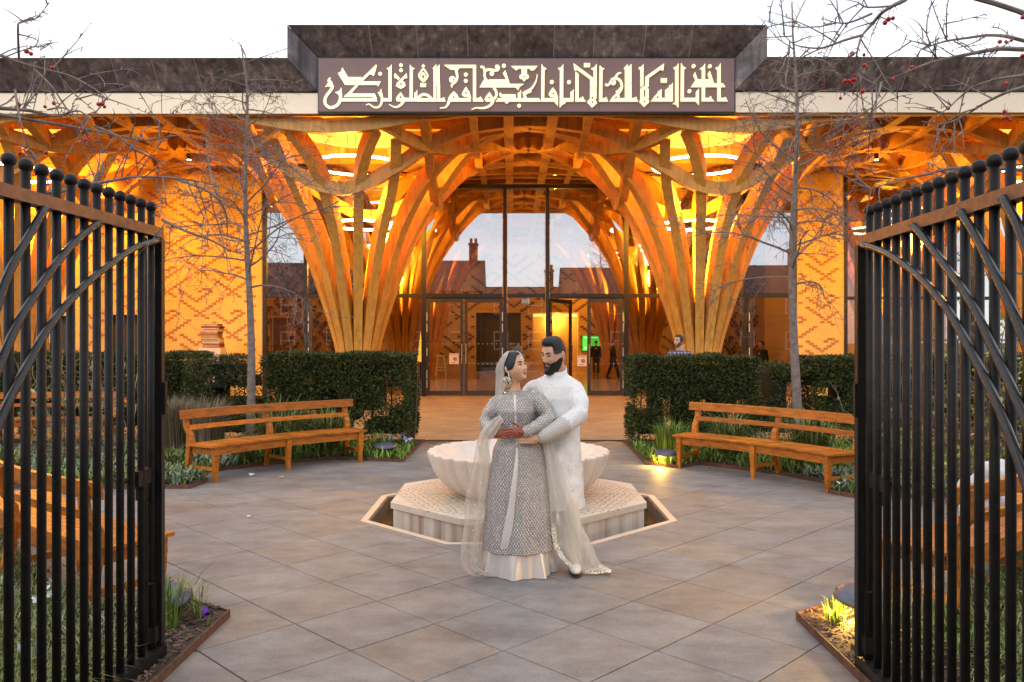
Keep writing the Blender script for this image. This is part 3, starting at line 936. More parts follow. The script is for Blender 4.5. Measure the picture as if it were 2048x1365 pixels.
# crown ribs along the bay lines
def crown(p0, p1, name='crown_rib'):
    p0 = Vector(p0); p1 = Vector(p1); n_ = int((p1-p0).length/.35)+1; pts = []
    for i in range(n_+1):
        q = p0 + (p1-p0)*i/n_
        r_ = min(math.hypot(q.x-x, q.y-y) for x in COLX for y in COLY)
        pts.append((q.x, q.y, zs(r_)-.036))
    return obj(name, rib(pts, .24, .34), M['glulam'], bd)
for bx in (BX-A, BX, BX+A):
    for s in (-.52, .52):
        for y0, y1 in ((18.20, 24.9), (25.1, 43.8)):
            crown((bx+s, y0), (bx+s, y1))
for by in (COLY[0]+A/2, COLY[1]+A/2):
    for s in (-.52, .52):
        crown((-17, by+s), (18, by+s))
# ceiling boards with round rooflights over every column, joists below
def ceil_cell(mb, cx, cy, x0, x1, y0, y1, z, r_, n=32):
    circ = [(cx+r_*math.cos(2*PI*k/n), cy+r_*math.sin(2*PI*k/n), z) for k in range(n)]
    sqp = []
    for k in range(n):
        c, s = math.cos(2*PI*k/n), math.sin(2*PI*k/n)
        tx = ((x1-cx) if c > 0 else (x0-cx))/c if abs(c) > 1e-9 else 1e9
        ty = ((y1-cy) if s > 0 else (y0-cy))/s if abs(s) > 1e-9 else 1e9
        t = min(abs(tx), abs(ty)); sqp.append((cx+c*t, cy+s*t, z))
    for k in range(n):
        j = (k+1) % n
        a, b = sqp[k], sqp[j]
        pts = [circ[k], circ[j], b]
        if abs(a[0]-b[0]) > 1e-6 and abs(a[1]-b[1]) > 1e-6:
            co = (x1 if a[0]+b[0] > 2*cx else x0, y1 if a[1]+b[1] > 2*cy else y0, z); pts.append(co)
        pts.append(a)
        mb.add(pts, [tuple(range(len(pts)))])
mb = MB(); ZC = 7.36
for iy, y in enumerate(COLY):
    for x in COLX:
        ceil_cell(mb, x, y, x-A/2, x+A/2, 18.20 if iy == 0 else y-A/2, y+A/2, ZC, 1.28)
obj('ceiling', mb, M['ceiling'], bd)
for iy, y in enumerate(COLY):
    for x in COLX:
        if iy == 2: continue
        mb = MB(); n = 40
        for k in range(n):
            a, b = 2*PI*k/n, 2*PI*(k+1)/n
            P = lambda an, r_, z: (x+r_*math.cos(an), y+r_*math.sin(an), z)
            mb.add([P(a,1.28,ZC-.10),P(b,1.28,ZC-.10),P(b,1.28,ZC+1.0),P(a,1.28,ZC+1.0),P(a,1.40,ZC-.10),P(b,1.40,ZC-.10),P(b,1.40,ZC+1.0),P(a,1.40,ZC+1.0)], [(0,1,2,3),(0,4,5,1),(4,7,6,5),(3,2,6,7)])
        dr = obj('rooflight_drum', mb, M['drum'], bd, smooth=False)
jm = MB()
for iy, y in enumerate(COLY[:2]):
    for x in COLX:
        for j in range(-3, 4):
            yy = y + j*1.28
            if yy < 18.6 or abs(j*1.28) < 0: continue
            h = math.sqrt(max(0, 1.42**2-(j*1.28)**2))
            if h > 0:
                jm.box(x-A/2, x-h, yy-.07, yy+.07, ZC-.28, ZC); jm.box(x+h, x+A/2, yy-.07, yy+.07, ZC-.28, ZC)
            else:
                jm.box(x-A/2, x+A/2, yy-.07, yy+.07, ZC-.28, ZC)
obj('joist', jm, M['ceiling'], bd)

# ------------------------------------------------------------------ glazing
XL, XR = at(530,0,YG).x, at(1588,0,YG).x
ZT = at(0,378,YG).z; ZM = at(0,592,YG).z
def bar(x0, x1, y0, y1, z0, z1, name='mullion', m='black', parent=None):
    mb = MB(); mb.box(x0, x1, y0, y1, z0, z1); return obj(name, mb, M[m], parent or bd)
def px2x(px, Y=YG): return (px-CX_)*Y/F_
mull = [530, 612, 848, 1010, 1095, 1252, 1488, 1588]
for p in mull:
    hw = .07 if p in (848, 1252) else .055
    bar(px2x(p)-hw, px2x(p)+hw, YG-.09, YG+.09, 0, ZT-.004)
bar(XL-.06, XR+.06, YG-.12, YG+.12, ZT, ZT+.12, 'head_beam')
for a, b in zip(mull[:-1], mull[1:]):
    bar(px2x(a)+.075, px2x(b)-.075, YG-.08, YG+.08, ZM-.06, ZM+.06, 'transom')
    mb = MB(); mb.box(px2x(a)+.075, px2x(b)-.075, YG-.012, YG+.012, ZM+.06, ZT-.003); obj('window_pane', mb, M['glass'], bd)
    if (a, b) in ((530,612),(612,848),(1010,1095),(1252,1488),(1488,1588)):
        mb = MB(); mb.box(px2x(a)+.075, px2x(b)-.075, YG-.012, YG+.012, .05, ZM-.063); obj('window_pane', mb, M['door_glass'], bd)
# lattice continues behind glazing head: close the strip above with glass
mb = MB(); mb.box(XL, XR, YG-.02, YG+.02, ZT+.125, ZC-.45); obj('clerestory_pane', mb, M['door_glass'], bd)
def door_leaf(x0, x1, handle_side, swing=0.0):
    d = bpy.data.objects.new('door', None); C.objects.link(d); d.parent = bd
    hx = x0 if handle_side > 0 else x1
    d.location = Vector((hx, YG, 0)) - bd.location
    wd = (x1-x0); z1 = ZM-.09
    def part(name, bx, m):
        mb = MB()
        for q in bx: mb.box(*q)
        return obj(name, mb, M[m], d, world=False)
    s = 1 if handle_side > 0 else -1
    X = lambda a, b: (min(s*a, s*b), max(s*a, s*b))
    f = .11
    part('door_frame', [(*X(0.005,f),-.03,.03,.02,z1), (*X(wd-f,wd-.005),-.03,.03,.02,z1), (*X(f,wd-f),-.03,.03,.02,.17), (*X(f,wd-f),-.03,.03,z1-.12,z1)], 'dark_door')
    part('door_pane', [(*X(f,wd-f),-.008,.008,.17,z1-.12)], 'door_glass')
    hx_ = wd-.06
    mb = MB(); zz0, zz1 = 1.02, 1.62
    mb.box(*X(hx_-.012,hx_+.012), -.10, -.076, zz0, zz1); mb.box(*X(hx_-.012,hx_+.012), -.076, -.031, zz0+.01, zz0+.04); mb.box(*X(hx_-.012,hx_+.012), -.076, -.031, zz1-.04, zz1-.01)
    obj('handle', mb, M['brass'], d, world=False)
    for zz in (2.35, 2.0, 1.25, .25, .55):
        mb = MB(); mb.box(*X(.006,.034), -.05, -.031, zz, zz+.26); obj('hinge', mb, M['hinge'], d, world=False)
    d.rotation_euler = (0, 0, swing)
    return d
door_leaf(px2x(848)+.075, px2x(928)-.004, 1)
door_leaf(px2x(928)+.004, px2x(1010)-.06, -1)
door_leaf(px2x(1095)+.06, px2x(1174)-.004, 1, R(50))
door_leaf(px2x(1174)+.004, px2x(1252)-.075, -1)
for a, b in ((848,1010),(1095,1252)):
    bar(px2x(a)+.08, px2x(b)-.065, YG-.04, YG+.04, ZM-.088, ZM-.062, 'door_head')
# side door jambs
for p in (618, 1496):
    bar(px2x(p)-.02, px2x(p)+.12, YG-.10, YG-.013, .02, ZM-.1, 'door_jamb', 'dark_door')
    for zz in (2.35, 2.0, 1.25):
        mb = MB(); mb.box(px2x(p)-.005, px2x(p)+.02, YG-.12, YG-.101, zz, zz+.26); obj('hinge', mb, M['hinge'], bd)
M['dim_brass'] = simple('dot_print', (.30,.19,.06), .7)
# manifestation dots on the door glass
mb = MB()
for z_ in (at(0,688,YG).z, at(0,728,YG).z):
    for k in range(44):
        x_ = px2x(858)+k*(px2x(1245)-px2x(858))/43
        if px2x(1098) < x_ < px2x(1174): continue
        mb.tube([(x_, YG-.034, z_), (x_, YG-.031, z_)], .019, 8)
obj('glass_dot', mb, M['dim_brass'], bd, kind='stuff')

# brick walls in the portico, dark niches, raised brick pattern
def wall(x0, x1, y, z0, z1, m, openings, th=.3, name='brick_wall'):
    xs = sorted({x0, x1} | {v for o in openings for v in o[:2]})
    mb = MB()
    for a, b in zip(xs[:-1], xs[1:]):
        op = [o for o in openings if o[0] <= a+1e-6 and o[1] >= b-1e-6]
        if not op: mb.box(a, b, y, y+th, z0, z1)
        else:
            o = op[0]
            if o[2] > z0+.01: mb.box(a, b, y, y+th, z0, o[2])
            mb.box(a, b, y, y+th, o[3], z1)
    return obj(name, mb, M[m], bd)
def fret(i, j, P=20):
    u = (i+j) % P; v = (i-j) % P
    U = ((i+j)//P) % 2; V = ((i-j)//P) % 2
    h = P//2; q = P//4
    if u == 0 and not (q < v < q+4): return True
    if v == 0 and not (h+q-1 < u < h+q+3): return True
    if u == q and q <= v <= 3*q: return True
    if v == 3*q and q <= u <= 3*q-2: return True
    if u == 3*q and h <= v <= 3*q: return True
    if v == h and h <= u <= 3*q: return True
    return False
def pattern(x0, x1, z0, z1, y, m, openings, bw=.112, bh=.075, P=18, d=.016, seed=0):
    mb = MB(); n_ = 0
    for j in range(int((z1-z0)/bh)):
        for i in range(int((x1-x0)/bw)):
            if fret(i+seed, j*1, P):
                xa = x0+i*bw + (0.0); za = z0+j*bh
                if any(o[0]-.05 < xa+bw/2 < o[1]+.05 and o[2] < za+.04 < o[3]+.08 for o in openings): continue
                mb.box(xa+.002, xa+bw*1.25-.004, y-d, y+.002, za+.006+ (i%2)*.0005, za+bh-.002)
    return obj('raised_brick', mb, M[m], bd, kind='stuff')
niches_l = [(px2x(212),px2x(288),0.0,at(0,630,YG).z), (px2x(90),px2x(134),0.0,at(0,632,YG).z)]
wall(-19, XL-.06, YG-.05, 0, ZC, 'brick', niches_l)
pattern(-13.5, XL-.2, 1.2, 6.4, YG-.05, 'brick_dark', niches_l, seed=3)
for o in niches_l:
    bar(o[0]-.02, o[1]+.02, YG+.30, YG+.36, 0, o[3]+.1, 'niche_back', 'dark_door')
x_rw1 = px2x(1690)
wall(XR+.06, x_rw1-.05, YG-.05, 0, ZC, 'brick', [])
pattern(XR+.12, x_rw1-.15, 1.0, 6.4, YG-.05, 'brick_dark', [], seed=11)
bar(x_rw1-.045, x_rw1+.045, YG-.09, YG+.09, 0, ZC-.3, 'mullion')
for (a, b) in ((x_rw1+.05, 14.3), (14.4, 18.5)):
    bar(a, b, YG-.07, YG+.07, at(0,597,YG).z-.05, at(0,597,YG).z+.05, 'transom')
    mb = MB(); mb.box(a, b, YG-.012, YG+.012, .05, at(0,597,YG).z-.053); obj('window_pane', mb, M['door_glass'], bd)
    mb = MB(); mb.box(a, b, YG-.012, YG+.012, at(0,597,YG).z+.053, ZC-.4); obj('window_pane', mb, M['door_glass'], bd)
bar(14.305, 14.395, YG-.09, YG+.09, 0, ZC-.3, 'mullion')
wall(x_rw1, 19, 35.0, 0, ZC, 'brick', [], name='room_wall')
bar(x_rw1-.3, x_rw1-.05, YG+.26, 34.99, 0, ZC, 'room_partition', 'brick_in')
# inner walls
door_in = [(px2x(952,YB), px2x(1042,YB), 0, at(0,626,YB).z), (px2x(1066,YB), px2x(1156,YB), 0, at(0,626,YB).z)]
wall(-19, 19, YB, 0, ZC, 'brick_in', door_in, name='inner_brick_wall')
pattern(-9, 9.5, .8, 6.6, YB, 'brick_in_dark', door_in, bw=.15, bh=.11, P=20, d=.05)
bar(door_in[0][0]-.1, door_in[0][1]+.1, YB+1.0, YB+1.1, 0, door_in[0][3]+.1, 'doorway_back', 'dark_door')
bar(door_in[1][0]-.2, door_in[1][1]+.2, YB+.9, YB+1.0, 0, door_in[1][3]+.3, 'alcove_back', 'brick_in')
mb = MB(); mb.box(door_in[1][0]+.03, door_in[1][1]-.03, YB+.5, YB+.6, door_in[1][3]-.20, door_in[1][3]-.05); obj('cove_light', mb, M['cove'], bd)
# side inner walls with a slanted pattern seen through the end panes
niche_s = [(px2x(539,32.0), px2x(573,32.0), 0, at(0,636,32.0).z)]
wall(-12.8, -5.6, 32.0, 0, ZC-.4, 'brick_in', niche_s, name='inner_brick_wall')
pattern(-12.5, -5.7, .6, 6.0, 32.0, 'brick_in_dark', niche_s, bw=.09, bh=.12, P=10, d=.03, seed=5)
bar(niche_s[0][0], niche_s[0][1], 32.5, 32.6, 0, 3, 'niche_back', 'brick_in')
niche_r = [(px2x(1543,32.0), px2x(1580,32.0), 0, at(0,645,32.0).z)]
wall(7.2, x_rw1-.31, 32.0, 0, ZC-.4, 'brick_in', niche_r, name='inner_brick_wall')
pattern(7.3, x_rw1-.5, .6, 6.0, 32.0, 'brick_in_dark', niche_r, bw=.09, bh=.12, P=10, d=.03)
bar(niche_r[0][0], niche_r[0][1], 32.5, 32.6, 0, 3, 'niche_back', 'brick_in')

# ------------------------------------------------------------------ lamps of the portico and hall
def point(name, loc, e, size, col=WARM, parent=None):
    l = bpy.data.lights.new(name, 'POINT'); l.energy = e; l.shadow_soft_size = size; l.color = col
    o = bpy.data.objects.new(name, l); C.objects.link(o); o.location = loc
    if parent: o.parent = parent; o.location = Vector(loc) - wpos(parent)
    return o
RINGS = {}
def ring_lamp(x, y, z, r_, e, label, z2=None):
    t = thing('ring_lamp', label, 'lamp', (x, y, z), 'glowing ring lamps in the timber columns')
    mb = MB(); n = 48; pts = [(x+r_*math.cos(2*PI*k/n), y+r_*math.sin(2*PI*k/n), z) for k in range(n+1)]
    mb.tube(pts, .038, 6, cap=False)
    obj('glow_ring', mb, M['ring'], t)
    mb = MB()
    for k in range(3):
        a = 2*PI*k/3+.5; mb.tube([(x+r_*math.cos(a), y+r_*math.sin(a), z+.03), (x+r_*math.cos(a)*.98, y+r_*math.sin(a)*.98, ZC-.08)], .006, 4)
    obj('cable', mb, M['black'], t)
    point('ring_light', (x, y, z-1.05), e, .40, WARM, t)
    return t
EF, EI = 1750.0, 1500.0
ring_lamp(COLX[0], COLY[0], 6.25, 1.22, EF*1.2, 'glowing ring lamp hung beyond the ball topped gate before the brick wall')
ring_lamp(COLX[1], COLY[0], 6.45, 1.22, EF, 'glowing ring lamp in the outside column by the closed double doors')
ring_lamp(COLX[2], COLY[0], 6.45, 1.22, EF, 'glowing ring lamp in the outside column by the half open double doors')
ring_lamp(COLX[3], COLY[0], 6.25, 1.22, EF*1.2, 'glowing ring lamp beyond the bare tree with fruit near the corner room')
ring_lamp(COLX[1], COLY[0]+.7, 4.95, .92, 260, 'lower smaller ring lamp inside the outside column by the closed double doors')
ring_lamp(COLX[2], COLY[0]+.7, 4.95, .92, 260, 'lower smaller ring lamp inside the outside column by the half open double doors')
ring_lamp(COLX[1], COLY[1], 6.0, 1.22, EI, 'ring lamp indoors in the column behind the closed double doors')
ring_lamp(COLX[2], COLY[1], 6.0, 1.22, EI, 'ring lamp indoors in the column behind the half open double doors')
ring_lamp(COLX[0], COLY[1], 6.0, 1.22, EI, 'ring lamp indoors beyond the end of the brick wall')
ring_lamp(COLX[3], COLY[1], 6.0, 1.22, EI*1.5, 'ring lamp indoors in the bright corner room')
ring_lamp(COLX[1], COLY[2], 6.0, 1.22, EI*.8, 'ring lamp deepest in the hall near the dark doorway')
ring_lamp(COLX[2], COLY[2], 6.0, 1.22, EI*.8, 'ring lamp deepest in the hall near the green screen')
point('alcove_light', ((door_in[1][0]+door_in[1][1])/2, YB+.35, door_in[1][3]-.35), 330, .15, (1.0, .5, .06), bd)
# small recessed downlights washing the brick walls from the eave ceiling
def wash(x, y, z, e, tx, ty, tz, ang, label, par_cat='lamp'):
    t = thing('spotlight', label, 'lamp', (x, y, z), 'small spotlights under the portico ceiling')
    mb = MB(); mb.tube([(x, y, z), (x, y, z+.16)], .06, 12); obj('housing', mb, M['black'], t)
    mb = MB(); mb.tube([(x, y, z-.012), (x, y, z-.002)], .05, 12); obj('lens', mb, M['bulb'], t)
    l = bpy.data.lights.new('spot', 'SPOT'); l.energy = e; l.spot_size = R(ang); l.spot_blend = .8; l.color = WARM; l.shadow_soft_size = .08
    o = bpy.data.objects.new('spot', l); C.objects.link(o); o.parent = t; o.location = (0, 0, -.06)
    o.rotation_euler = (Vector((x, y, z)) - Vector((tx, ty, tz))).to_track_quat('Z', 'Y').to_euler()
    return t
for i, (x, tx) in enumerate(((-8.6, -8.9), (-11.4, -11.2), (9.7, 9.6), (12.6, 12.4))):
    wash(x, 21.3, 6.55, 760, tx, YG, 2.6, 75, ['small spotlight nearest the bare tree without fruit, aimed at the brick wall', 'small spotlight above the ball topped gate with the latch, aimed at brick', 'small spotlight by the bare tree with red fruit, aimed at brick', 'small spotlight above the gate before the corner window'][i])

# ------------------------------------------------------------------ things in and by the hall
scr = thing('screen', 'wall screen glowing bright green with white text and a phone picture', 'screen', (px2x(1191,YB), YB-.1, 1.6))
a, b = at(1165,672,YB-.12), at(1218,702,YB-.12)
mb = MB(); mb.box(a.x-.03, b.x+.03, YB-.10, YB-.02, b.z-.03, a.z+.03); obj('casing', mb, M['black'], scr)
mb = MB(); mb.box(a.x, b.x, YB-.112, YB-.101, b.z, a.z); obj('display', mb, emit('green_display', (0.10, 0.75, 0.05), 1.1), scr)
mb = MB()
def onscr(x0, x1, y0, y1, d=.116):
    p, q = at(x0, y0, YB-d), at(x1, y1, YB-d); mb.box(p.x, q.x, YB-d, YB-.1125, q.z, p.z)
onscr(1169,1171.5,674.5,676.5); onscr(1172.5,1179,675,676.5); onscr(1183,1196,675,676.5); onscr(1197.5,1213,675,676.5)
onscr(1206,1213.5,677.5,692); onscr(1198,1209,694,697); onscr(1169,1173,694.5,698.5)
obj('display_print', mb, emit('white_display', (0.9, 0.95, 0.9), 1.3), scr)

def notice(px, py, label, grp='notices on the door glass'):
    a = at(px-9.5, py-10.5, YG-.05); b = at(px+9.5, py+10.5, YG-.05)
    t = thing('notice', label, 'notice', ((a.x+b.x)/2, YG-.05, (a.z+b.z)/2), grp)
    mb = MB(); mb.box(a.x, b.x, YG-.045, YG-.035, b.z, a.z); obj('sheet', mb, simple('notice_paper', (.62,.52,.44), .7, 0, .05), t)
    cx, cz = a.x+(b.x-a.x)*.62, a.z+(b.z-a.z)*.52
    mb = MB(); n = 24
    mb.tube([(cx+.055*math.cos(2*PI*k/n), YG-.048, cz+.055*math.sin(2*PI*k/n)) for k in range(n+1)], .009, 4, cap=False)
    mb.tube([(cx-.04, YG-.048, cz+.04), (cx+.04, YG-.048, cz-.04)], .008, 4)
    obj('ban_ring', mb, simple('print_red', (.30,.03,.03), .7), t)
    mb = MB(); mb.box(cx-.035, cx+.03, YG-.0463, YG-.0452, cz-.02, cz+.015); mb.box(a.x+.03, b.x-.03, YG-.0463, YG-.0452, a.z-.05, a.z-.035); mb.box(a.x+.06, b.x-.1, YG-.0463, YG-.0452, b.z+.04, b.z+.052)
    obj('print', mb, M['black'], t)
notice(908, 718, 'pale square notice with red ban ring on the closed door near the stool')
notice(1164, 722, 'pale square notice with red ban ring by the green screen')
ex = thing('exit_sign', 'small pale illuminated sign box above the middle pane', 'sign', at(1052,602,YG+.3))
a, b = at(1043,598,YG+.3), at(1060,607,YG+.3); mb = MB(); mb.box(a.x, b.x, YG+.3, YG+.36, b.z, a.z); obj('light_box', mb, emit('pale_glow', (.9,.75,.5), .55), ex)
mb = MB(); mb.tube([((a.x+b.x)/2, YG+.33, a.z), ((a.x+b.x)/2, YG+.33, ZM-.065)], .01, 6); obj('bracket', mb, M['black'], ex)

st = thing('bar_stool', 'tall pale wooden stool standing inside behind the closed door', 'stool', (px2x(882,39), 39, 0))
mb = MB(); x_, y_ = px2x(882,39), 39
mb.tube([(x_,y_,.98),(x_,y_,1.03)], .23, 16); obj('seat', mb, M['white'], st)
for sx in (-1,1):
    for sy in (-1,1):
        mb = MB(); mb.tube([(x_+sx*.15,y_+sy*.15,.98),(x_+sx*.25,y_+sy*.25,.005)], .022, 6); obj('leg', mb, M['white'], st)
mb = MB()
for z_ in (.3,.45):
    k = .25-.1*z_
    for s in (-1,1): mb.tube([(x_-k,y_+s*k,z_),(x_+k,y_+s*k,z_)], .012, 5); mb.tube([(x_+s*k,y_-k,z_+.03),(x_+s*k,y_+k,z_+.03)], .012, 5)
obj('foot_rail', mb, M['white'], st)

bk = thing('book_pile', 'tall pile of old brown and red books on a pale plinth by the brick wall', 'sculpture', at(425,690,23.6))
bx_, by_ = at(425,690,23.6).x, 23.6
mb = MB(); mb.box(bx_-.32, bx_+.32, by_-.25, by_+.25, 0, at(0,696,by_).z); obj('plinth', mb, M['limestone'], bk)
zz = at(0,696,by_).z; rr = random.Random(2)
cols = [(.30,.05,.03),(.50,.42,.30),(.34,.13,.05),(.42,.20,.08),(.55,.45,.33),(.22,.05,.05),(.5,.32,.18)]
for i, (hh, ww) in enumerate(((.13,.26),(.16,.24),(.13,.25),(.055,.27),(.10,.24),(.06,.28),(.075,.22))):
    dx = rr.uniform(-.03,.03)
    mb = MB(); mb.box(bx_-ww+dx, bx_+ww+dx, by_-.2, by_+.2, zz+.003, zz+.03); mb.box(bx_-ww+dx, bx_+ww+dx, by_-.2, by_+.2, zz+hh-.028, zz+hh)
    mb.box(bx_+ww+dx-.02, bx_+ww+dx, by_-.2, by_+.2, zz+.018, zz+hh-.016)
    mb.box(bx_-ww+dx+.02, bx_+ww+dx-.02, by_-.185, by_+.185, zz+.018, zz+hh-.016, 1)
    obj('book', mb, [simple('book_cover', cols[i], .7, 0, .2), simple('book_pages', (.34,.25,.15), .8, 0, .1)], bk)
    zz += hh

# conical yellow lamp inside
cl = thing('cone_lamp', 'slender glowing yellow cone lamp standing just inside the glass', 'lamp', (px2x(841,27), 27, 0))
mb = MB(); x_ = px2x(841,27); mb.tube([(x_,27,1.02),(x_,27,2.05)], [.11,.004], 12); obj('shade', mb, emit('cone_glow', (1.0,.55,.06), 1.6), cl)
mb = MB(); mb.tube([(x_,27,.006),(x_,27,1.01)], .025, 8); mb.tube([(x_,27,.004),(x_,27,.03)], .16, 16); obj('stand', mb, M['black'], cl)

# houses across the street (behind the camera, seen mirrored in the glazing)
def house(x0, x1, y, zr, ze, label):
    t = thing('terraced_house', label, 'house', ((x0+x1)/2, y, 0), 'brick houses across the street')
    mb = MB(); mb.box(x0, x1, y-7, y, 0, ze); obj('wall', mb, M['house_brick'], t)
    mb = MB(); mb.hexa([(x0-.1,y+.3,ze),(x1+.1,y+.3,ze),(x1+.1,y-7.3,ze),(x0-.1,y-7.3,ze)], [(x0-.1,y-3.4,zr),(x1+.1,y-3.4,zr),(x1+.1,y-3.6,zr),(x0-.1,y-3.6,zr)]); rf = obj('roof', mb, M['roof_slate'], t)
    for cx in (x1-.9,):
        mb = MB(); mb.box(cx-.35, cx+.35, y-4.0, y-3.0, zr-.8, zr+1.3); mb.box(cx-.42, cx+.42, y-4.07, y-2.93, zr+1.3, zr+1.45)
        for k in (-.2,.2): mb.tube([(cx+k,y-3.5,zr+1.45),(cx+k,y-3.5,zr+1.9)], .12, 8)
        obj('chimney', mb, M['house_brick'], rf)
    for wx in (x0+1.4, x1-2.2):
        for wz in (1.0, 3.9):
            mb = MB(); mb.box(wx-.6, wx+.6, y+.003, y+.06, wz, wz+1.5); wf = obj('window', mb, M['white'], t)
            mb = MB(); mb.box(wx-.5, wx+.5, y+.062, y+.07, wz+.1, wz+.7); mb.box(wx-.5, wx+.5, y+.062, y+.07, wz+.8, wz+1.4); obj('pane', mb, M['black'], wf)
hh = [(-2.3,4.1,-15.6,6.4,4.4),(-30,-23,-15,8.4,5.6),(-22.9,-16,-15,8.4,5.6),(-15.9,-9,-15,8.6,5.8),(-8.9,-2.4,-15,8.6,5.8),(4.2,10.8,-15,8.0,5.5),(10.9,17.6,-15,8.2,5.6),(17.7,25,-15,8.2,5.6)]
hl = ['low brick house filling the gap in the street row','brick terraced house farthest along the street row, slate roof','brick terraced house second in the street row, slate roof','brick terraced house third in the street row with taller ridge','brick terraced house beside the gap in the street row, taller ridge','brick terraced house just past the gap in the street row, lower ridge','brick terraced house with chimney beyond the lower ridged one','brick terraced house at the other end of the street row']
for q, l in zip(hh, hl): house(*q, l)
# ------------------------------------------------------------------ iron gates
def unproj(px, py, X):
    Y = F_*X/(px-CX_); return Vector((X, Y, 1.72-(py-CY_)*Y/F_))
M['gate_bow'] = simple('gloss_iron', (0.020, 0.017, 0.018), 0.24, 0.0, 0.3, 25, 0.15, 260)
def gate(side, X0, dx, Y0, dy, zball, zrail, arcs, label):
    t = thing('iron_gate', label, 'gate', (X0, Y0, 0), 'open iron entrance gates')
    s = -side
    for k in range(21):
        x, y = X0+dx*k, Y0+dy*k
        if y < 2.0: break
        mb = MB(); mb.tube([(x,y,.075),(x,y,zball-.02)], .0185, 10)
        b_ = obj('bar', mb, M['gate'], t, smooth=True)
        mb = MB(); mb.ball((x,y,zball), .0285, 14, 10); f_ = link('ball_finial', mb.mesh('ball_finial', M['gate'], True), b_); f_.location = -wpos(b_)
    yend = Y0+dy*20
    xm = lambda y: X0 + (y-Y0)/dy*dx
    def rail(z0, z1, hw, m, n):
        mb = MB(); ya, yb = Y0+.075, yend-.05
        mb.hexa([(xm(ya)-hw,ya,z0),(xm(ya)+hw,ya,z0),(xm(yb)+hw,yb,z0),(xm(yb)-hw,yb,z0)], [(xm(ya)-hw,ya,z1),(xm(ya)+hw,ya,z1),(xm(yb)+hw,yb,z1),(xm(yb)-hw,yb,z1)])
        return obj(n, mb, m, t)
    rail(zrail-.052, zrail, .030, M['gate_rail'], 'top_rail')
    rail(.045, .105, .047, M['gate'], 'bottom_rail')
    mb = MB(); mb.box(X0-.046, X0+.041, Y0+.033, Y0+.073, .106, zrail-.053); obj('stile', mb, M['gate'], t)
    mb = MB(); mb.box(X0+s*.045-.012, X0+s*.045+.012, Y0+.040, Y0+.066, 1.33, 1.50); obj('strike_plate', mb, M['gate'], t)
    mb = MB(); xl_ = X0 - s*.02
    mb.box(xl_-.03, xl_+.03, Y0-.16, Y0+.032, .98, 1.06); mb.tube([(xl_,Y0-.30,1.03),(xl_,Y0-.1,1.03)], .012, 6); mb.box(xl_-.02, xl_+.02, Y0-.09, Y0+.032, .9, 1.0)
    obj('latch', mb, M['gate'], t)
    mb = MB(); mb.tube([(xl_+s*.03,Y0+.02,.08),(xl_+s*.03,Y0+.02,.44),(xl_+s*.03,Y0-.08,.47)], .011, 6); mb.box(xl_+s*.03-.02, xl_+s*.03+.02, Y0-.02, Y0+.03, .14, .22)
    obj('drop_bolt', mb, M['gate'], t)
    m_ = dx/dy; Xp = X0+s*.036
    def onplane(px, py):
        Y = (Xp - m_*Y0)/((px-CX_)/F_ - m_); return Vector(((px-CX_)/F_*Y, Y, 1.72-(py-CY_)*Y/F_))
    for pts in arcs:
        P = [onplane(p[0], p[1]) for p in pts]
        # carry each bow on below the frame in the direction it leaves
        d = (P[-1]-P[-2]); d = d.normalized()
        while P[-1].z > .35 and P[-1].y > 2.0:
            d = (d + Vector((0, .0, -.10))).normalized(); P.append(P[-1] + d*.2)
        P = [Vector(p) for p in sm([tuple(p) for p in P], 4)]
        mb = MB(); mb.tube(P, .0165, 10); obj('bow', mb, M['gate_bow'], t, smooth=True)
    return t
gate(-1, -1.895, -.0054, 4.20, -.0994, 2.425, 2.322,
     [[(316,481),(267,497),(213,535),(179,562),(149,592),(122,623),(91,665),(61,720),(30,778),(4,835)],
      [(198,446),(152,482),(107,535),(76,581),(38,642),(8,710)],
      [(90,417),(50,486),(23,535),(0,596)]], 'open black iron gate with ball finials on the side of the bare tree without fruit')
gate(1, 1.815, -.0041, 4.06, -.1023, 2.38, 2.262,
     [[(1726,490),(1770,505),(1806,528),(1841,556),(1880,600),(1906,637),(1940,700),(1975,768),(2005,835),(2040,930)],
      [(1826,452),(1848,476),(1890,532),(1916,566),(1952,624),(1982,690),(2020,770)],
      [(1921,424),(1952,474),(1980,530),(2010,590),(2040,660)],
      [(2005,396),(2030,440),(2046,480)]], 'open black iron gate with ball finials on the side of the lit ground lamp')

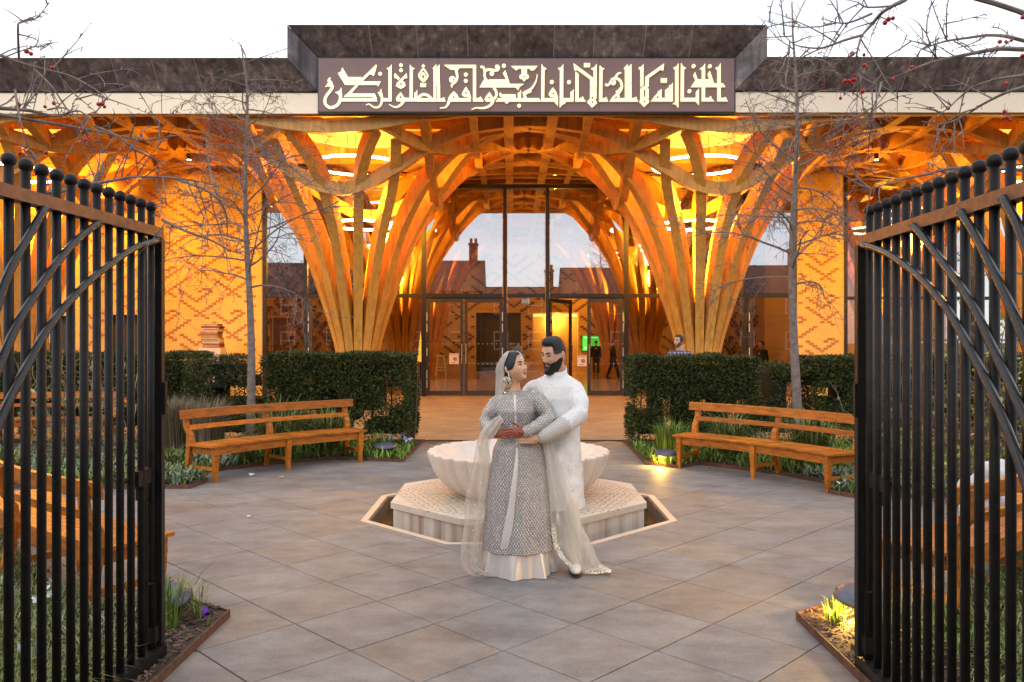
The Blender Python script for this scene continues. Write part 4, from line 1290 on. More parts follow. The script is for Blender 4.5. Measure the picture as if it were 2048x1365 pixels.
# ------------------------------------------------------------------ benches
def bench_proto():
    t = thing('garden_bench', 'x', 'bench', (0,0,0), 'curved oak benches')
    Rf, Rb = 4.95, 5.40
    ang = math.asin(1.10/Rf)
    cy = -(Rf*math.cos(ang))      # arc centre in front of the bench, chord of front legs on y=0
    P = lambda r, a, z: Vector((r*math.sin(a), cy + r*math.cos(a), z))
    def bent(name, r0, r1, z0, z1, a0, a1, n=14, lean=0.0, m='bench'):
        mb = MB(); rings = []
        for i in range(n+1):
            a = a0 + (a1-a0)*i/n
            rings.append([P(r0+lean*z0, a, z0), P(r1+lean*z0, a, z0), P(r1+lean*z1, a, z1), P(r0+lean*z1, a, z1)])
        mb.loft(rings); return obj(name, mb, M[m], t)
    ns = 22
    for i in range(ns):
        a0 = -ang-.018 + (2*ang+.036)*i/ns; a1 = -ang-.018 + (2*ang+.036)*(i+1)/ns - .0009
        bent('seat_slat', Rf-.045, Rb-.03, .428, .452, a0, a1, 1)
    bent('front_apron', Rf-.005, Rf+.025, .325, .427, -ang, ang)
    bent('back_apron', Rb-.06, Rb-.03, .325, .427, -ang, ang)
    ln = .13
    bent('top_rail', Rb-.085, Rb-.045, .755, .862, -ang-.02, ang+.02, lean=ln)
    bent('middle_rail', Rb-.080, Rb-.050, .615, .672, -ang, ang, lean=ln)
    for k, a in enumerate((-ang, 0.0, ang)):
        da = .032/Rf
        mb = MB()
        q = lambda r0, r1, z, w_: [P(r0, a-w_/Rf, z), P(r1, a-w_/Rf, z), P(r1, a+w_/Rf, z), P(r0, a+w_/Rf, z)]
        mb.loft([q(Rf-.018, Rf+.022, 0, .020), q(Rf-.032, Rf+.036, .325, .034), q(Rf-.032, Rf+.036, .4275, .034)])
        obj('front_leg', mb, M['bench'], t)
        mb = MB()
        mb.loft([q(Rb+.065, Rb+.11, 0, .024), q(Rb+.0, Rb+.06, .18, .03), q(Rb-.04, Rb+.03, .40, .032), q(Rb-.045, Rb+.03, .47, .032), q(Rb-.03, Rb+.022, .56, .032), q(Rb+ln*.66-.045, Rb+ln*.66+.0, .66, .03), q(Rb+ln*.83-.044, Rb+ln*.83-.004, .84, .03)])
        obj('back_leg', mb, M['bench'], t)
        mb = MB()
        mb.loft([[P(Rf+.03, a-.012/Rf, .135), P(Rf+.03, a+.012/Rf, .135), P(Rf+.03, a+.012/Rf, .18), P(Rf+.03, a-.012/Rf, .18)],
                 [P(Rb+.035, a-.012/Rf, .135), P(Rb+.035, a+.012/Rf, .135), P(Rb+.035, a+.012/Rf, .18), P(Rb+.035, a-.012/Rf, .18)]])
        obj('stretcher', mb, M['bench'], t)
        if k != 1:
            mb = MB(); mb.loft([[P(Rf+.037, a-.014/Rf, .33), P(Rf+.037, a+.014/Rf, .33), P(Rf+.037, a+.014/Rf, .426), P(Rf+.037, a-.014/Rf, .426)],
                 [P(Rb-.062, a-.014/Rf, .33), P(Rb-.062, a+.014/Rf, .33), P(Rb-.062, a+.014/Rf, .426), P(Rb-.062, a-.014/Rf, .426)]]); obj('end_apron', mb, M['bench'], t)
    return t
bp = bench_proto()
def place_bench(o, p, q, label):
    """p,q: feet of the two end front legs, p on the bench's own left when facing it"""
    p, q = Vector((*p, 0)), Vector((*q, 0))
    d = (q-p)
    o.location = (p+q)/2; o.rotation_euler = (0, 0, math.atan2(d.y, d.x)); o['label'] = label
place_bench(bp, (-3.60,9.72), (-2.16,11.38), 'curved oak bench in front of the hedge on the side of the white tissue')
place_bench(copy_tree(bp), (2.27,10.80), (3.56,9.05), 'curved oak bench beside the glowing ground lamp below the tree with red fruit')
place_bench(copy_tree(bp), (-2.36,5.34), (-3.92,6.81), 'curved oak bench seen through the gate bars, empty, beside the unlit ground lamp')
place_bench(copy_tree(bp), (4.05,6.68), (2.45,5.19), 'curved oak bench seen through the gate bars with white jacket on its back rail')
place_bench(copy_tree(bp), (-8.9,12.75), (-6.75,13.05), 'farthest oak bench by the long hedge, seen between the gate bars')

# jacket thrown over the bench
# ------------------------------------------------------------------ voxel-fused organic shapes
def fuse(mb, vox, smooth=4, name='fused'):
    me = bpy.data.meshes.new('tmp'); me.from_pydata(mb.v, [], mb.f); me.update()
    bm = bmesh.new(); bm.from_mesh(me); bmesh.ops.recalc_face_normals(bm, faces=bm.faces); bm.to_mesh(me); bm.free()
    o = bpy.data.objects.new('tmp', me); C.objects.link(o)
    r = o.modifiers.new('r', 'REMESH'); r.mode = 'VOXEL'; r.voxel_size = vox; r.use_smooth_shade = True
    if smooth:
        s = o.modifiers.new('s', 'SMOOTH'); s.factor = .5; s.iterations = smooth
    dg = bpy.context.evaluated_depsgraph_get(); dg.update()
    out = bpy.data.meshes.new_from_object(o.evaluated_get(dg), depsgraph=dg)
    out.name = name
    bpy.data.objects.remove(o); bpy.data.meshes.remove(me)
    out.materials.clear()
    return out
def put(name, me, mats, parent=None, label=None, kind=None):
    for m in (mats if isinstance(mats, (list, tuple)) else [mats]): me.materials.append(m)
    if parent is not None:
        me.transform(Matrix.Translation(-wpos(parent)))
    me.polygons.foreach_set('use_smooth', [True]*len(me.polygons))
    return link(name, me, parent, kind, label)
def chain(mb, pts, rad, n=12):
    """round-ended limb"""
    pts = [Vector(p) for p in pts]
    if not isinstance(rad, (list, tuple)): rad = [rad]*len(pts)
    d0 = (pts[0]-pts[1]).normalized(); d1 = (pts[-1]-pts[-2]).normalized()
    P = [pts[0]+d0*rad[0]*.98, pts[0]+d0*rad[0]*.7] + pts + [pts[-1]+d1*rad[-1]*.7, pts[-1]+d1*rad[-1]*.98]
    Rr = [rad[0]*.18, rad[0]*.71] + list(rad) + [rad[-1]*.71, rad[-1]*.18]
    mb.tube(P, Rr, n)
M['cloth_white'] = simple('jacket_cloth', (.62,.62,.64), .85, 0, .15, 12)
jk = thing('jacket', 'white-grey jacket thrown over the back rail and seat of the bench behind the gate', 'jacket', (3.72, 6.2, .5))
mb = MB(); rr = random.Random(5)
for i in range(22):
    px, py = rr.uniform(1935, 2002), rr.uniform(0, 1)
    yy = 6.15 + rr.uniform(-.15, .15)
    top = 905 + (2005-px)*1.0
    p = at(px, top+py*60, yy)
    mb.ball(p, (rr.uniform(.05,.09), rr.uniform(.04,.08), rr.uniform(.06,.11)), 10, 8)
for i in range(8):
    p = at(rr.uniform(1960,2000), rr.uniform(985,1010), 5.95); mb.ball(p, (.1,.09,.05), 10, 8)
me = fuse(mb, .012, 3); put('jacket_body', me, M['cloth_white'], jk)

# ------------------------------------------------------------------ foliage
def leaf_mat(name, c, c2, rough=.55, tr=.25):
    m, n, b = new_mat(name)
    g = n.nodes.new('ShaderNodeNewGeometry')
    col = ramp(n, g.outputs['Random Per Island'], [(0, c), (.88, c2), (1, [min(.5, k*1.6) for k in c2])])
    n.links.new(col, b.inputs['Base Color']); b.inputs['Roughness'].default_value = rough
    b.inputs['Specular IOR Level'].default_value = .3
    return m
M['yew'] = leaf_mat('yew_leaf', (.012,.019,.0045), (.078,.090,.020))
M['yew_core'] = simple('hedge_core', (.010,.014,.005), .9)
M['sedge'] = leaf_mat('sedge_blade', (.060,.095,.018), (.25,.285,.085))
M['straw'] = leaf_mat('dry_blade', (.20,.16,.08), (.34,.28,.15))
M['grey_leaf'] = leaf_mat('grey_leaf', (.13,.17,.11), (.26,.31,.22))
M['vine_leaf'] = leaf_mat('vine_leaf', (.11,.14,.02), (.36,.33,.05))
M['lavender'] = leaf_mat('lavender_leaf', (.13,.11,.06), (.34,.25,.16))
M['petal_blue'] = leaf_mat('blue_petal', (.20,.22,.62), (.42,.46,.85))
M['petal_purple'] = leaf_mat('purple_petal', (.05,.01,.22), (.12,.03,.36))
M['petal_white'] = leaf_mat('white_petal', (.7,.72,.68), (.85,.86,.82))
M['fresh'] = leaf_mat('fresh_leaf', (.07,.14,.015), (.20,.28,.05))
M['bark'] = M['bark']
M['twig'] = simple('grey_bark', (.20,.155,.135), .85, 0, .35, 14, .4, 60)
M['twig_dark'] = simple('thin_twig', (.13,.09,.08), .85, 0, .3, 14)
M['berry'] = simple('crab_apple_skin', (.38,.012,.012), .25, 0, .35, 12)

def quads_mesh(name, Vs, nper, faces_per, mat):
    """Vs (N*nper,3); faces_per: list of index tuples inside one leaf"""
    N = len(Vs)//nper
    me = bpy.data.meshes.new(name)
    fa = []
    ks = [len(f) for f in faces_per]
    base = np.arange(N)*nper
    loops = np.concatenate([np.array(f) for f in faces_per])
    L = (base[:, None] + loops[None, :]).reshape(-1)
    starts = np.concatenate([[0], np.cumsum(ks)])[:-1]
    tot = sum(ks)
    LS = (np.arange(N)[:, None]*tot + starts[None, :]).reshape(-1)
    me.vertices.add(len(Vs)); me.vertices.foreach_set('co', np.asarray(Vs, dtype=np.float32).reshape(-1))
    me.loops.add(len(L)); me.loops.foreach_set('vertex_index', L.astype(np.int32))
    me.polygons.add(len(LS)); me.polygons.foreach_set('loop_start', LS.astype(np.int32))
    try: me.polygons.foreach_set('loop_total', np.tile(np.array(ks, dtype=np.int32), N))
    except Exception: pass
    me.update(calc_edges=True); me.validate()
    me.materials.append(mat)
    return me
def leaf_quads(centers, normals, L, W, rs, droop=.4):
    """one rhombic leaf per centre, lying roughly along the surface with random tilt"""
    N = len(centers)
    d = rs.normal(size=(N,3)); d += normals*rs.uniform(.1,.9,size=(N,1)); d[:,2] += .2
    d /= np.linalg.norm(d, axis=1, keepdims=True)
    s = np.cross(d, rs.normal(size=(N,3))); s /= np.linalg.norm(s, axis=1, keepdims=True)
    l = (L*rs.uniform(.6,1.3,size=(N,1))); w_ = (W*rs.uniform(.7,1.2,size=(N,1)))
    a = centers; b = centers + d*l*.5 + s*w_*.5; c = centers + d*l; e = centers + d*l*.5 - s*w_*.5
    return np.stack([a,b,c,e], 1).reshape(-1,3)
def hedge(name, label, x0, x1, y0, y1, z1, seed, dens=5200, ragged=.05, holes=(), z0=.10, grp='yew hedges before the portico'):
    t = thing('yew_hedge', label, 'hedge', ((x0+x1)/2, (y0+y1)/2, 0), grp)
    rs = np.random.RandomState(seed)
    mb = MB(); i_ = .13
    # core lumps leave gaps where holes are wanted
    nx = max(2, int((x1-x0)/.22))
    for k in range(nx):
        xa = x0+i_+(x1-x0-2*i_)*k/nx; xb = x0+i_+(x1-x0-2*i_)*(k+1)/nx
        nz = 6
        for q in range(nz):
            za = z0 + .12 + (z1-i_-z0-.12)*q/nz; zb = z0 + .12 + (z1-i_-z0-.12)*(q+1)/nz
            cx, cz = (xa+xb)/2, (za+zb)/2
            if any((cx-h[0])**2/h[2]**2 + (cz-h[1])**2/h[3]**2 < 1.15 for h in holes): continue
            if rs.rand() < .16 or (q < 4 and math.sin(cx*6.3+seed)*math.sin(cz*7.9+1.3*seed) > .50): continue
            mb.box(xa, xb, y0+i_+rs.uniform(0,.06), y1-i_-rs.uniform(0,.06), za, zb)
    obj('branch_core', mb, M['yew_core'], t)
    W, D, H = x1-x0, y1-y0, z1-z0
    faces = [('f', W*H), ('t', W*D), ('l', D*H), ('r', D*H), ('b', W*H*.35)]
    cs, ns = [], []
    for f, a in faces:
        n_ = int(a*dens); u = rs.rand(n_); v = rs.rand(n_); dpt = np.abs(rs.normal(0, ragged, n_))
        if f in 'fb':
            p = np.stack([x0+u*W, np.full(n_, y0 if f == 'f' else y1) + (dpt if f == 'f' else -dpt) , z0+v*H], 1); nn = np.array([0,-1,.1]) if f == 'f' else np.array([0,1,.1])
        elif f == 't':
            p = np.stack([x0+u*W, y0+v*D, z1-dpt], 1); nn = np.array([0,0,1.])
        else:
            p = np.stack([np.full(n_, x0 if f == 'l' else x1)+(dpt if f == 'l' else -dpt), y0+u*D, z0+v*H], 1); nn = np.array([-1 if f == 'l' else 1,0,.1])
        cs.append(p); ns.append(np.tile(nn, (n_,1)))
    c = np.concatenate(cs); nn = np.concatenate(ns)
    # lumpy silhouette
    lump = np.sin(c[:,0]*5.1+seed)*np.sin(c[:,2]*4.3+seed*2)*.025 + np.sin(c[:,0]*11.7+c[:,2]*9.1)*.015
    c = c + nn*lump[:,None]
    keep = np.ones(len(c), bool)
    for h in holes:
        keep &= ((c[:,0]-h[0])**2/h[2]**2 + (c[:,2]-h[1])**2/h[3]**2) > rs.uniform(.7,1.3,len(c))
    # thin patches low down where light comes through
    thin = (np.sin(c[:,0]*6.3+seed)*np.sin(c[:,2]*7.9+1.3*seed) > .50) & (c[:,2] < z0+.70*H)
    keep &= ~(thin & (rs.rand(len(c)) < .82))
    # rounded bottom corners: ragged foot
    keep &= ~((c[:,2] < z0+.16) & (rs.rand(len(c)) < .55))
    c = c[keep]; nn = nn[keep]
    V = leaf_quads(c, nn, .062, .019, rs)
    me = quads_mesh('foliage', V - np.array(t.location), 4, [(0,1,2,3)], M['yew'])
    link('foliage', me, t)
    mb = MB()
    for k in range(int(W/.35)+1):
        xx = x0+.15+k*.35
        mb.tube([(xx,(y0+y1)/2,.0),(xx+rs.uniform(-.05,.05),(y0+y1)/2,z0+.35),(xx+rs.uniform(-.08,.08),(y0+y1)/2,z1-.2)], [.02,.016,.006], 5)
    obj('stem', mb, M['twig_dark'], t)
    return t
hedge('h', 'clipped dark yew hedge block beside the path, behind the bench near the white tissue', -3.90, -1.66, 12.75, 14.1, 1.50, 1)
hedge('h', 'long clipped yew hedge behind the gate, below the brick wall and book pile', -12.0, -5.42, 13.75, 14.6, 1.50, 2, 3600)
hedge('h', 'loose uneven yew bush in the hedge gap around the bare tree trunk without fruit', -5.36, -4.02, 12.95, 14.0, 1.46, 3, 3000, .14, holes=((-4.3,1.42,.22,.30),(-5.15,1.46,.18,.26),(-4.05,.95,.2,.3)))
hedge('h', 'clipped dark yew hedge block beside the glowing ground lamp', 1.92, 3.95, 12.75, 13.55, 1.46, 4)
hedge('h', 'thin ragged yew bush in the hedge gap beside the tree trunk with red fruit', 3.98, 4.82, 12.95, 14.0, 1.34, 5, 3000, .12, holes=((4.12,1.05,.16,.36),(4.75,.8,.2,.4)))
hedge('h', 'long clipped yew hedge below the corner window behind the gate', 4.95, 12.0, 13.0, 14.1, 1.45, 6, 3600)

def blades(n_, c, spread, L, W, rs, lean=.6, up=1.0):
    """arching grass blades from one root: 5 verts each"""
    a = rs.uniform(0, 2*PI, n_); r_ = spread*np.sqrt(rs.rand(n_))
    base = np.stack([c[0]+r_*np.cos(a), c[1]+r_*np.sin(a), np.full(n_, c[2])], 1)
    az = a + rs.normal(0, .6, n_); ln = lean*rs.uniform(.3,1.2,n_); l = L*rs.uniform(.55,1.15,n_)
    dirh = np.stack([np.cos(az), np.sin(az), np.zeros(n_)], 1)
    s = np.stack([-np.sin(az), np.cos(az), np.zeros(n_)], 1)*W/2
    mid = base + dirh*(l*ln*.35)[:,None] + np.array([0,0,1.])*(l*.62*up)[:,None]
    tip = base + dirh*(l*ln)[:,None] + np.array([0,0,1.])*(l*(.95-.55*ln)*up)[:,None]
    return np.stack([base-s, base+s, mid+s*.8, mid-s*.8, tip], 1).reshape(-1,3)
BL_F = [(0,1,2,3),(3,2,4)]
rsg = np.random.RandomState(12)
def clump(x, y, n_, spread, L, W, mat, label, name='sedge_clump', cat='plant', lean=.7, grp='grass clumps in the garden beds'):
    t = thing(name, label, cat, (x, y, .03), grp)
    V = blades(n_, (0,0,0), spread, L, W, rsg, lean)
    link('leaf_tuft', quads_mesh('leaf_tuft', V, 5, BL_F, M[mat]), t)
    return t
clumps = [
 (-3.35,11.5,420,.18,1.05,.013,'sedge','big arching sedge clump behind the first half of the bench by the white tissue'),
 (-2.75,11.95,340,.16,.90,.013,'sedge','arching sedge clump behind the far end of the bench by the white tissue'),
 (-3.7,11.0,200,.12,.55,.011,'sedge','dark sedge clump under the bench near its dented end by the hedge gap'),
 (-1.95,12.0,160,.12,.42,.010,'sedge','small sedge clump between the bench end and the block hedge'),
 (-4.45,10.6,160,.12,.40,.010,'sedge','low sedge clump just outside the bench arm nearest the gate post'),
 (3.1,11.4,330,.15,.82,.012,'sedge','arching sedge clump behind the bench by the glowing lamp, at its middle'),
 (3.95,10.6,380,.17,.95,.013,'sedge','big sedge clump behind the bench by the glowing lamp, at the gate end'),
 (4.6,10.1,300,.15,.8,.012,'sedge','sedge clump seen through the gate bars beyond the bench by the glowing lamp'),
 (3.6,11.5,140,.12,.5,.010,'straw','dry straw coloured tuft below the trunk with red fruit'),
 (-6.2,8.6+1.2,220,.16,.6,.011,'sedge','grey green sedge clump beside the side path behind the gate'),
 (-4.7,5.6,240,.15,.62,.010,'sedge','arching sedge clump behind the empty bench, through the gate bars'),
 (-3.9,4.55,220,.14,.55,.010,'sedge','sedge clump in the bed beside the back leg of the empty bench'),
 (-3.1,3.9,170,.12,.45,.010,'sedge','sedge clump in the near bed halfway along the gate'),
 (3.9,4.4,180,.13,.5,.010,'sedge','sedge clump in the near bed behind the bench with the jacket'),
 (4.9,6.0,180,.13,.55,.010,'sedge','sedge clump at the far end of the bench with the jacket'),
]
for c in clumps: clump(*c)
clump(-2.02, 4.72, 60, .05, .34, .012, 'fresh', 'tuft of fresh broad leaves beside the unlit dome lamp near the bed corner', 'leaf_plant', lean=.4)
clump(-1.90, 4.86, 16, .03, .30, .006, 'fresh', 'few tall thin shoots at the very corner of the bed with the unlit dome lamp', 'leaf_plant', lean=.35)
clump(1.92, 4.78, 70, .05, .14, .006, 'fresh', 'short bright grass tuft lit yellow at the bed corner by the glowing dome lamp', 'grass_tuft', lean=.5)
clump(2.02, 4.98, 60, .06, .12, .006, 'fresh', 'short lit grass behind the glowing dome lamp along the steel edge', 'grass_tuft', lean=.5)
clump(2.35, 4.5, 60, .05, .13, .006, 'fresh', 'lit grass tuft in front of the glowing dome lamp', 'grass_tuft', lean=.5)
clump(2.12, 10.98, 120, .10, .22, .007, 'fresh', 'lit grasses right around the glowing lamp below the block hedge', 'grass_tuft', lean=.5)
clump(2.35, 11.75, 420, .22, .62, .010, 'fresh', 'taller green shoots between the glowing lamp and the block hedge', 'leaf_plant', lean=.4)

clump(1.95, 4.28, 46, .05, .42, .016, 'fresh', 'lance leaved plant at the foot of the gate in front of the glowing dome lamp', 'leaf_plant', lean=.8)
# leafy ground cover in the beds: nobody could count it
def cover(key, n_, L, W, mat, name, hmax=.12, box=None, seed=1):
    rs = np.random.RandomState(seed); poly = BEDS[key]
    xs = [p[0] for p in poly]; ys = [p[1] for p in poly]
    x0, x1, y0, y1 = box or (min(xs), max(xs), min(ys), max(ys))
    out = []
    while len(out) < n_:
        p = (rs.uniform(x0,x1), rs.uniform(y0,y1))
        dens = .5+.5*math.sin(p[0]*3.1+seed)*math.sin(p[1]*3.7+seed*2)
        if inside(p, poly) and rs.rand() < dens+.1: out.append((p[0], p[1], .03))
    c = np.array(out)
    a = rs.uniform(0, 2*PI, n_); l = L*rs.uniform(.5,1.4,n_); s_ = np.stack([-np.sin(a), np.cos(a), np.zeros(n_)],1)*W/2
    d = np.stack([np.cos(a), np.sin(a), np.zeros(n_)],1)
    h = hmax*rs.uniform(.2,1,n_)
    mid = c + d*(l*.45)[:,None] + np.array([0,0,1.])*h[:,None]; tip = c + d*l[:,None] + np.array([0,0,1.])*(h*rs.uniform(.4,1.5,n_))[:,None]
    V = np.stack([c-s_*.5, c+s_*.5, mid+s_, mid-s_, tip], 1).reshape(-1,3)
    me = quads_mesh(name, V, 5, BL_F, M[mat]); link(name, me, kind='stuff')
cover('BL', 9000, .10, .022, 'fresh', 'ground_cover', .13, (-6,-1.55,9.3,13), 1)
cover('BL', 6000, .12, .028, 'grey_leaf', 'ground_cover', .15, (-9,-3.7,9.35,11.5), 2)
cover('BR', 9000, .10, .022, 'fresh', 'ground_cover', .13, (1.9,7,8.8,13), 3)
cover('BR', 3000, .12, .028, 'grey_leaf', 'ground_cover', .14, (3.6,7,8.8,10), 4)
cover('FL', 15000, .20, .006, 'sedge', 'ground_cover', .17, (-5,-2.0,2.2,6.9), 5)
cover('FL', 3000, .18, .005, 'straw', 'ground_cover', .14, (-5,-2.0,2.2,6.9), 15)
cover('FL', 1600, .09, .016, 'grey_leaf', 'ground_cover', .14, (-4.5,-2.3,2,5.6), 6)
cover('FR', 15000, .20, .006, 'sedge', 'ground_cover', .16, (2.3,5.5,2.2,6.9), 7)
cover('FR', 3500, .18, .005, 'straw', 'ground_cover', .13, (2.2,5.5,2.2,6.9), 17)
cover('FR', 2500, .10, .020, 'fresh', 'ground_cover', .13, (2.2,5,2,5.6), 8)
# bark chips on the soil by the path
for key, box_, sd in (('FL', (-3.2,-1.8,2.5,5.3), 3), ('FR', (1.77,3.2,2.5,5.2), 4), ('BR', (1.9,4.4,8.8,12), 5), ('BL', (-5,-1.6,9.4,12), 6)):
    rs = np.random.RandomState(sd); out = []
    while len(out) < 5200:
        p = (rs.uniform(*box_[:2]), rs.uniform(*box_[2:]))
        if inside(p, BEDS[key]): out.append((p[0], p[1], .037+.02*rs.rand()))
    c = np.array(out); nrm = np.tile([0,0,.2], (len(c),1))
    d = rs.normal(size=(len(c),3))*np.array([1,1,.25]); d /= np.linalg.norm(d,axis=1,keepdims=True)
    s_ = np.cross(d, np.array([0,0,1.])+rs.normal(size=(len(c),3))*.3); s_ /= np.linalg.norm(s_,axis=1,keepdims=True)
    l = .032*rs.uniform(.4,1.3,(len(c),1)); w_ = .009*rs.uniform(.5,1.3,(len(c),1))
    V = np.stack([c-d*l*.5-s_*w_, c+d*l*.5-s_*w_*.6, c+d*l*.4+s_*w_, c-d*l*.5+s_*w_*.7],1).reshape(-1,3)
    link('bark_chips', quads_mesh('bark_chips', V, 4, [(0,1,2,3)], M['bark']), kind='stuff')

# flowers
def flower_patch(pts, mat, label, name, h=.14, r_=.03, grp='small spring flowers'):
    for i, (x, y, l) in enumerate(pts):
        t = thing(name, l, 'flower', (x, y, .03), grp)
        rs = np.random.RandomState(int(abs(x*100)+abs(y*10)))
        mb = MB(); hh_ = h*rs.uniform(.8,1.2); mb.tube([(x,y,.03),(x+.01,y,.03+hh_)], .004, 4); obj('stem', mb, M['fresh'], t)
        c = np.tile([0,0,hh_], (7,1)) + rs.normal(0,.006,(7,3)); V = leaf_quads(c, np.tile([0,0,.3],(7,1)), r_*1.5, r_, rs)
        link('petals', quads_mesh('petals', V, 4, [(0,1,2,3)], M[mat]), t)
G = lambda px, py: ((px-CX_)*1.72/(py-CY_), 2752/(py-CY_))
flower_patch([(*G(782,900),'pale blue iris flower nearest the unlit lamp stub by the block hedge'),(*G(790,893),'pale blue iris flower at the back of the clump by the block hedge'),(*G(802,896),'pale blue iris flower in the middle of the clump by the block hedge'),(*G(815,901),'pale blue iris flower closest to the path edge by the block hedge')], 'petal_blue', '', 'iris_flower', .17, .055)
flower_patch([(*G(415,1262),'deep purple crocus near the corner of the bed with the unlit dome')], 'petal_purple', '', 'crocus_flower', .07, .035)
flower_patch([(*G(64,1352),'pale blue flower at the foot of the gate bars, farther from the stile'),(*G(128,1350),'pale blue flower at the foot of the gate bars, nearer the stile')], 'petal_blue', '', 'iris_flower', .08, .05)
flower_patch([(*G(100,1232),'single white snowdrop behind the gate bars, tallest of its group'),(*G(70,1262),'pair of white snowdrops low behind the gate bars by the edge'),(*G(95,1250),'white snowdrop behind the gate bars in the middle of the group')], 'petal_white', '', 'snowdrop', .16, .028)
flower_patch([(*G(1678,995),'white snowdrop beside the gate post near the bench foot'),(*G(1690,990),'white snowdrop second from the gate post near the bench foot'),(*G(1602,930),'tiny white flower below the bench seat by the glowing lamp')], 'petal_white', '', 'snowdrop', .12, .018)

# lavender bush and climbing plants
lv = thing('lavender_bush', 'brownish spiky lavender bush in the hedge gap before the loose yew', 'shrub', (-4.85, 11.9, .03))
rs = np.random.RandomState(31)
V = np.concatenate([blades(500, (rs.uniform(-.45,.45), rs.uniform(-.2,.2), 0), .16, .95, .010, rs, .35) for _ in range(7)])
link('foliage', quads_mesh('foliage', V, 5, BL_F, M['lavender']), lv)
def climber(x, y, wd, h, label, mat, seed, nst=46, nleaf=500):
    t = thing('climbing_plant', label, 'plant', (x, y, 0)); r_ = random.Random(seed)
    fr = MB()
    for k in range(5): xx = x-wd/2+wd*k/4; fr.tube([(xx,y,0),(xx,y,h)], .008, 5)
    for k in range(4): zz_ = .3+(h-.32)*k/3; fr.tube([(x-wd/2,y+.012,zz_),(x+wd/2,y+.012,zz_)], .008, 5)
    obj('trellis', fr, M['corten'], t)
    mb = MB(); tips = []
    for k in range(nst):
        p = Vector((x+r_.uniform(-wd/2,wd/2), y+r_.uniform(-.1,.1), .02)); pts = [p.copy()]; d = Vector((r_.uniform(-.4,.4),r_.uniform(-.2,.2),1))
        for q in range(9):
            d = (d + Vector((r_.uniform(-.6,.6), r_.uniform(-.35,.35), r_.uniform(-.5,.45)))).normalized(); p = p + d*h*.16; p.x = min(max(p.x, x-wd*.6), x+wd*.6)
            if p.z > h+.15: d.z = -abs(d.z)
            pts.append(p.copy()); tips.append(p.copy())
        mb.tube(pts, [.007]+[.005]*8+[.002], 4)
    obj('stem', mb, M['straw'] if mat != 'vine_leaf' else M['twig_dark'], t)
    rs2 = np.random.RandomState(seed)
    idx = rs2.randint(0, len(tips), nleaf); c = np.array([tips[i] for i in idx]) + rs2.normal(0,.05,(nleaf,3)) - np.array(t.location)
    V = leaf_quads(c, np.tile([0,-.4,.2],(nleaf,1)), .07, .045, rs2)
    link('foliage', quads_mesh('foliage', V, 4, [(0,1,2,3)], M[mat]), t)
climber(-5.85, 10.9, 1.0, 1.25, 'tangle of dry climbing stems on a low frame beside the farthest bench', 'straw', 5, 60, 160)
climber(5.0, 8.3, 1.5, 1.75, 'yellow green climbing vine on a tall trellis behind the gate with the ground lamp glow', 'vine_leaf', 6, 50, 900)
climber(6.4, 9.6, 1.4, 1.6, 'yellowing climber on the trellis farther back, next to the corner window hedge', 'vine_leaf', 8, 40, 700)

# ------------------------------------------------------------------ ground lamps with dome hoods
M['dome'] = simple('dome_steel', (.10,.10,.13), .4, .3, .25, 12)
def ground_lamp(x, y, r_, tilt, lit, label, e=25, stub=False):
    t = thing('ground_lamp', label, 'lamp', (x, y, .03), 'round garden ground lamps')
    mb = MB(); n = 28; rings = []
    q = Matrix.Rotation(tilt, 3, 'X')
    for k in range(6):
        f_ = k/5; rad = r_*math.cos(f_*PI/2*.92); zz_ = .025+ .045*math.sin(f_*PI/2)
        rings.append([Vector((x,y,.155)) + q @ Vector((rad*math.cos(2*PI*i/n), rad*math.sin(2*PI*i/n), zz_)) for i in range(n)])
    lo = [Vector((x,y,.155)) + q @ Vector((r_*.98*math.cos(2*PI*i/n), r_*.98*math.sin(2*PI*i/n), .012)) for i in range(n)]
    mb.loft([lo]+rings); obj('hood', mb, M['dome'], t, smooth=True)
    mb = MB(); mb.tube([(x,y,-.05),(x,y,.14)], .03, 8); obj('spike', mb, M['black'], t)
    mb = MB(); mb.tube([(x,y,.142),(x,y,.160)], r_*.5, 16); obj('lens', mb, M['bulb'] if lit else M['white'], t)
    if stub:
        mb = MB(); mb.tube([(x-.04,y+.1,.0),(x-.04,y+.1,.22)], .035, 10); obj('post', mb, M['coping'], t)
    if lit:
        point('ground_light', (x-.09, y-.04, .125), e, .03, (1.0,.55,.10), t)
ground_lamp(2.10, 4.82, .155, R(10), True, 'glowing dome ground lamp at the corner of the near bed inside the gate', 34)
ground_lamp(-2.08, 4.82, .150, R(14), False, 'unlit blue-grey dome ground lamp behind the gate stile in the near bed')
ground_lamp(2.12, 11.0, .16, R(6), True, 'glowing ground lamp in the grass below the block hedge near the bench end', 34)
ground_lamp(-1.86, 11.72, .17, R(6), False, 'unlit dark ground lamp with short post stub beside the blue irises', stub=True)

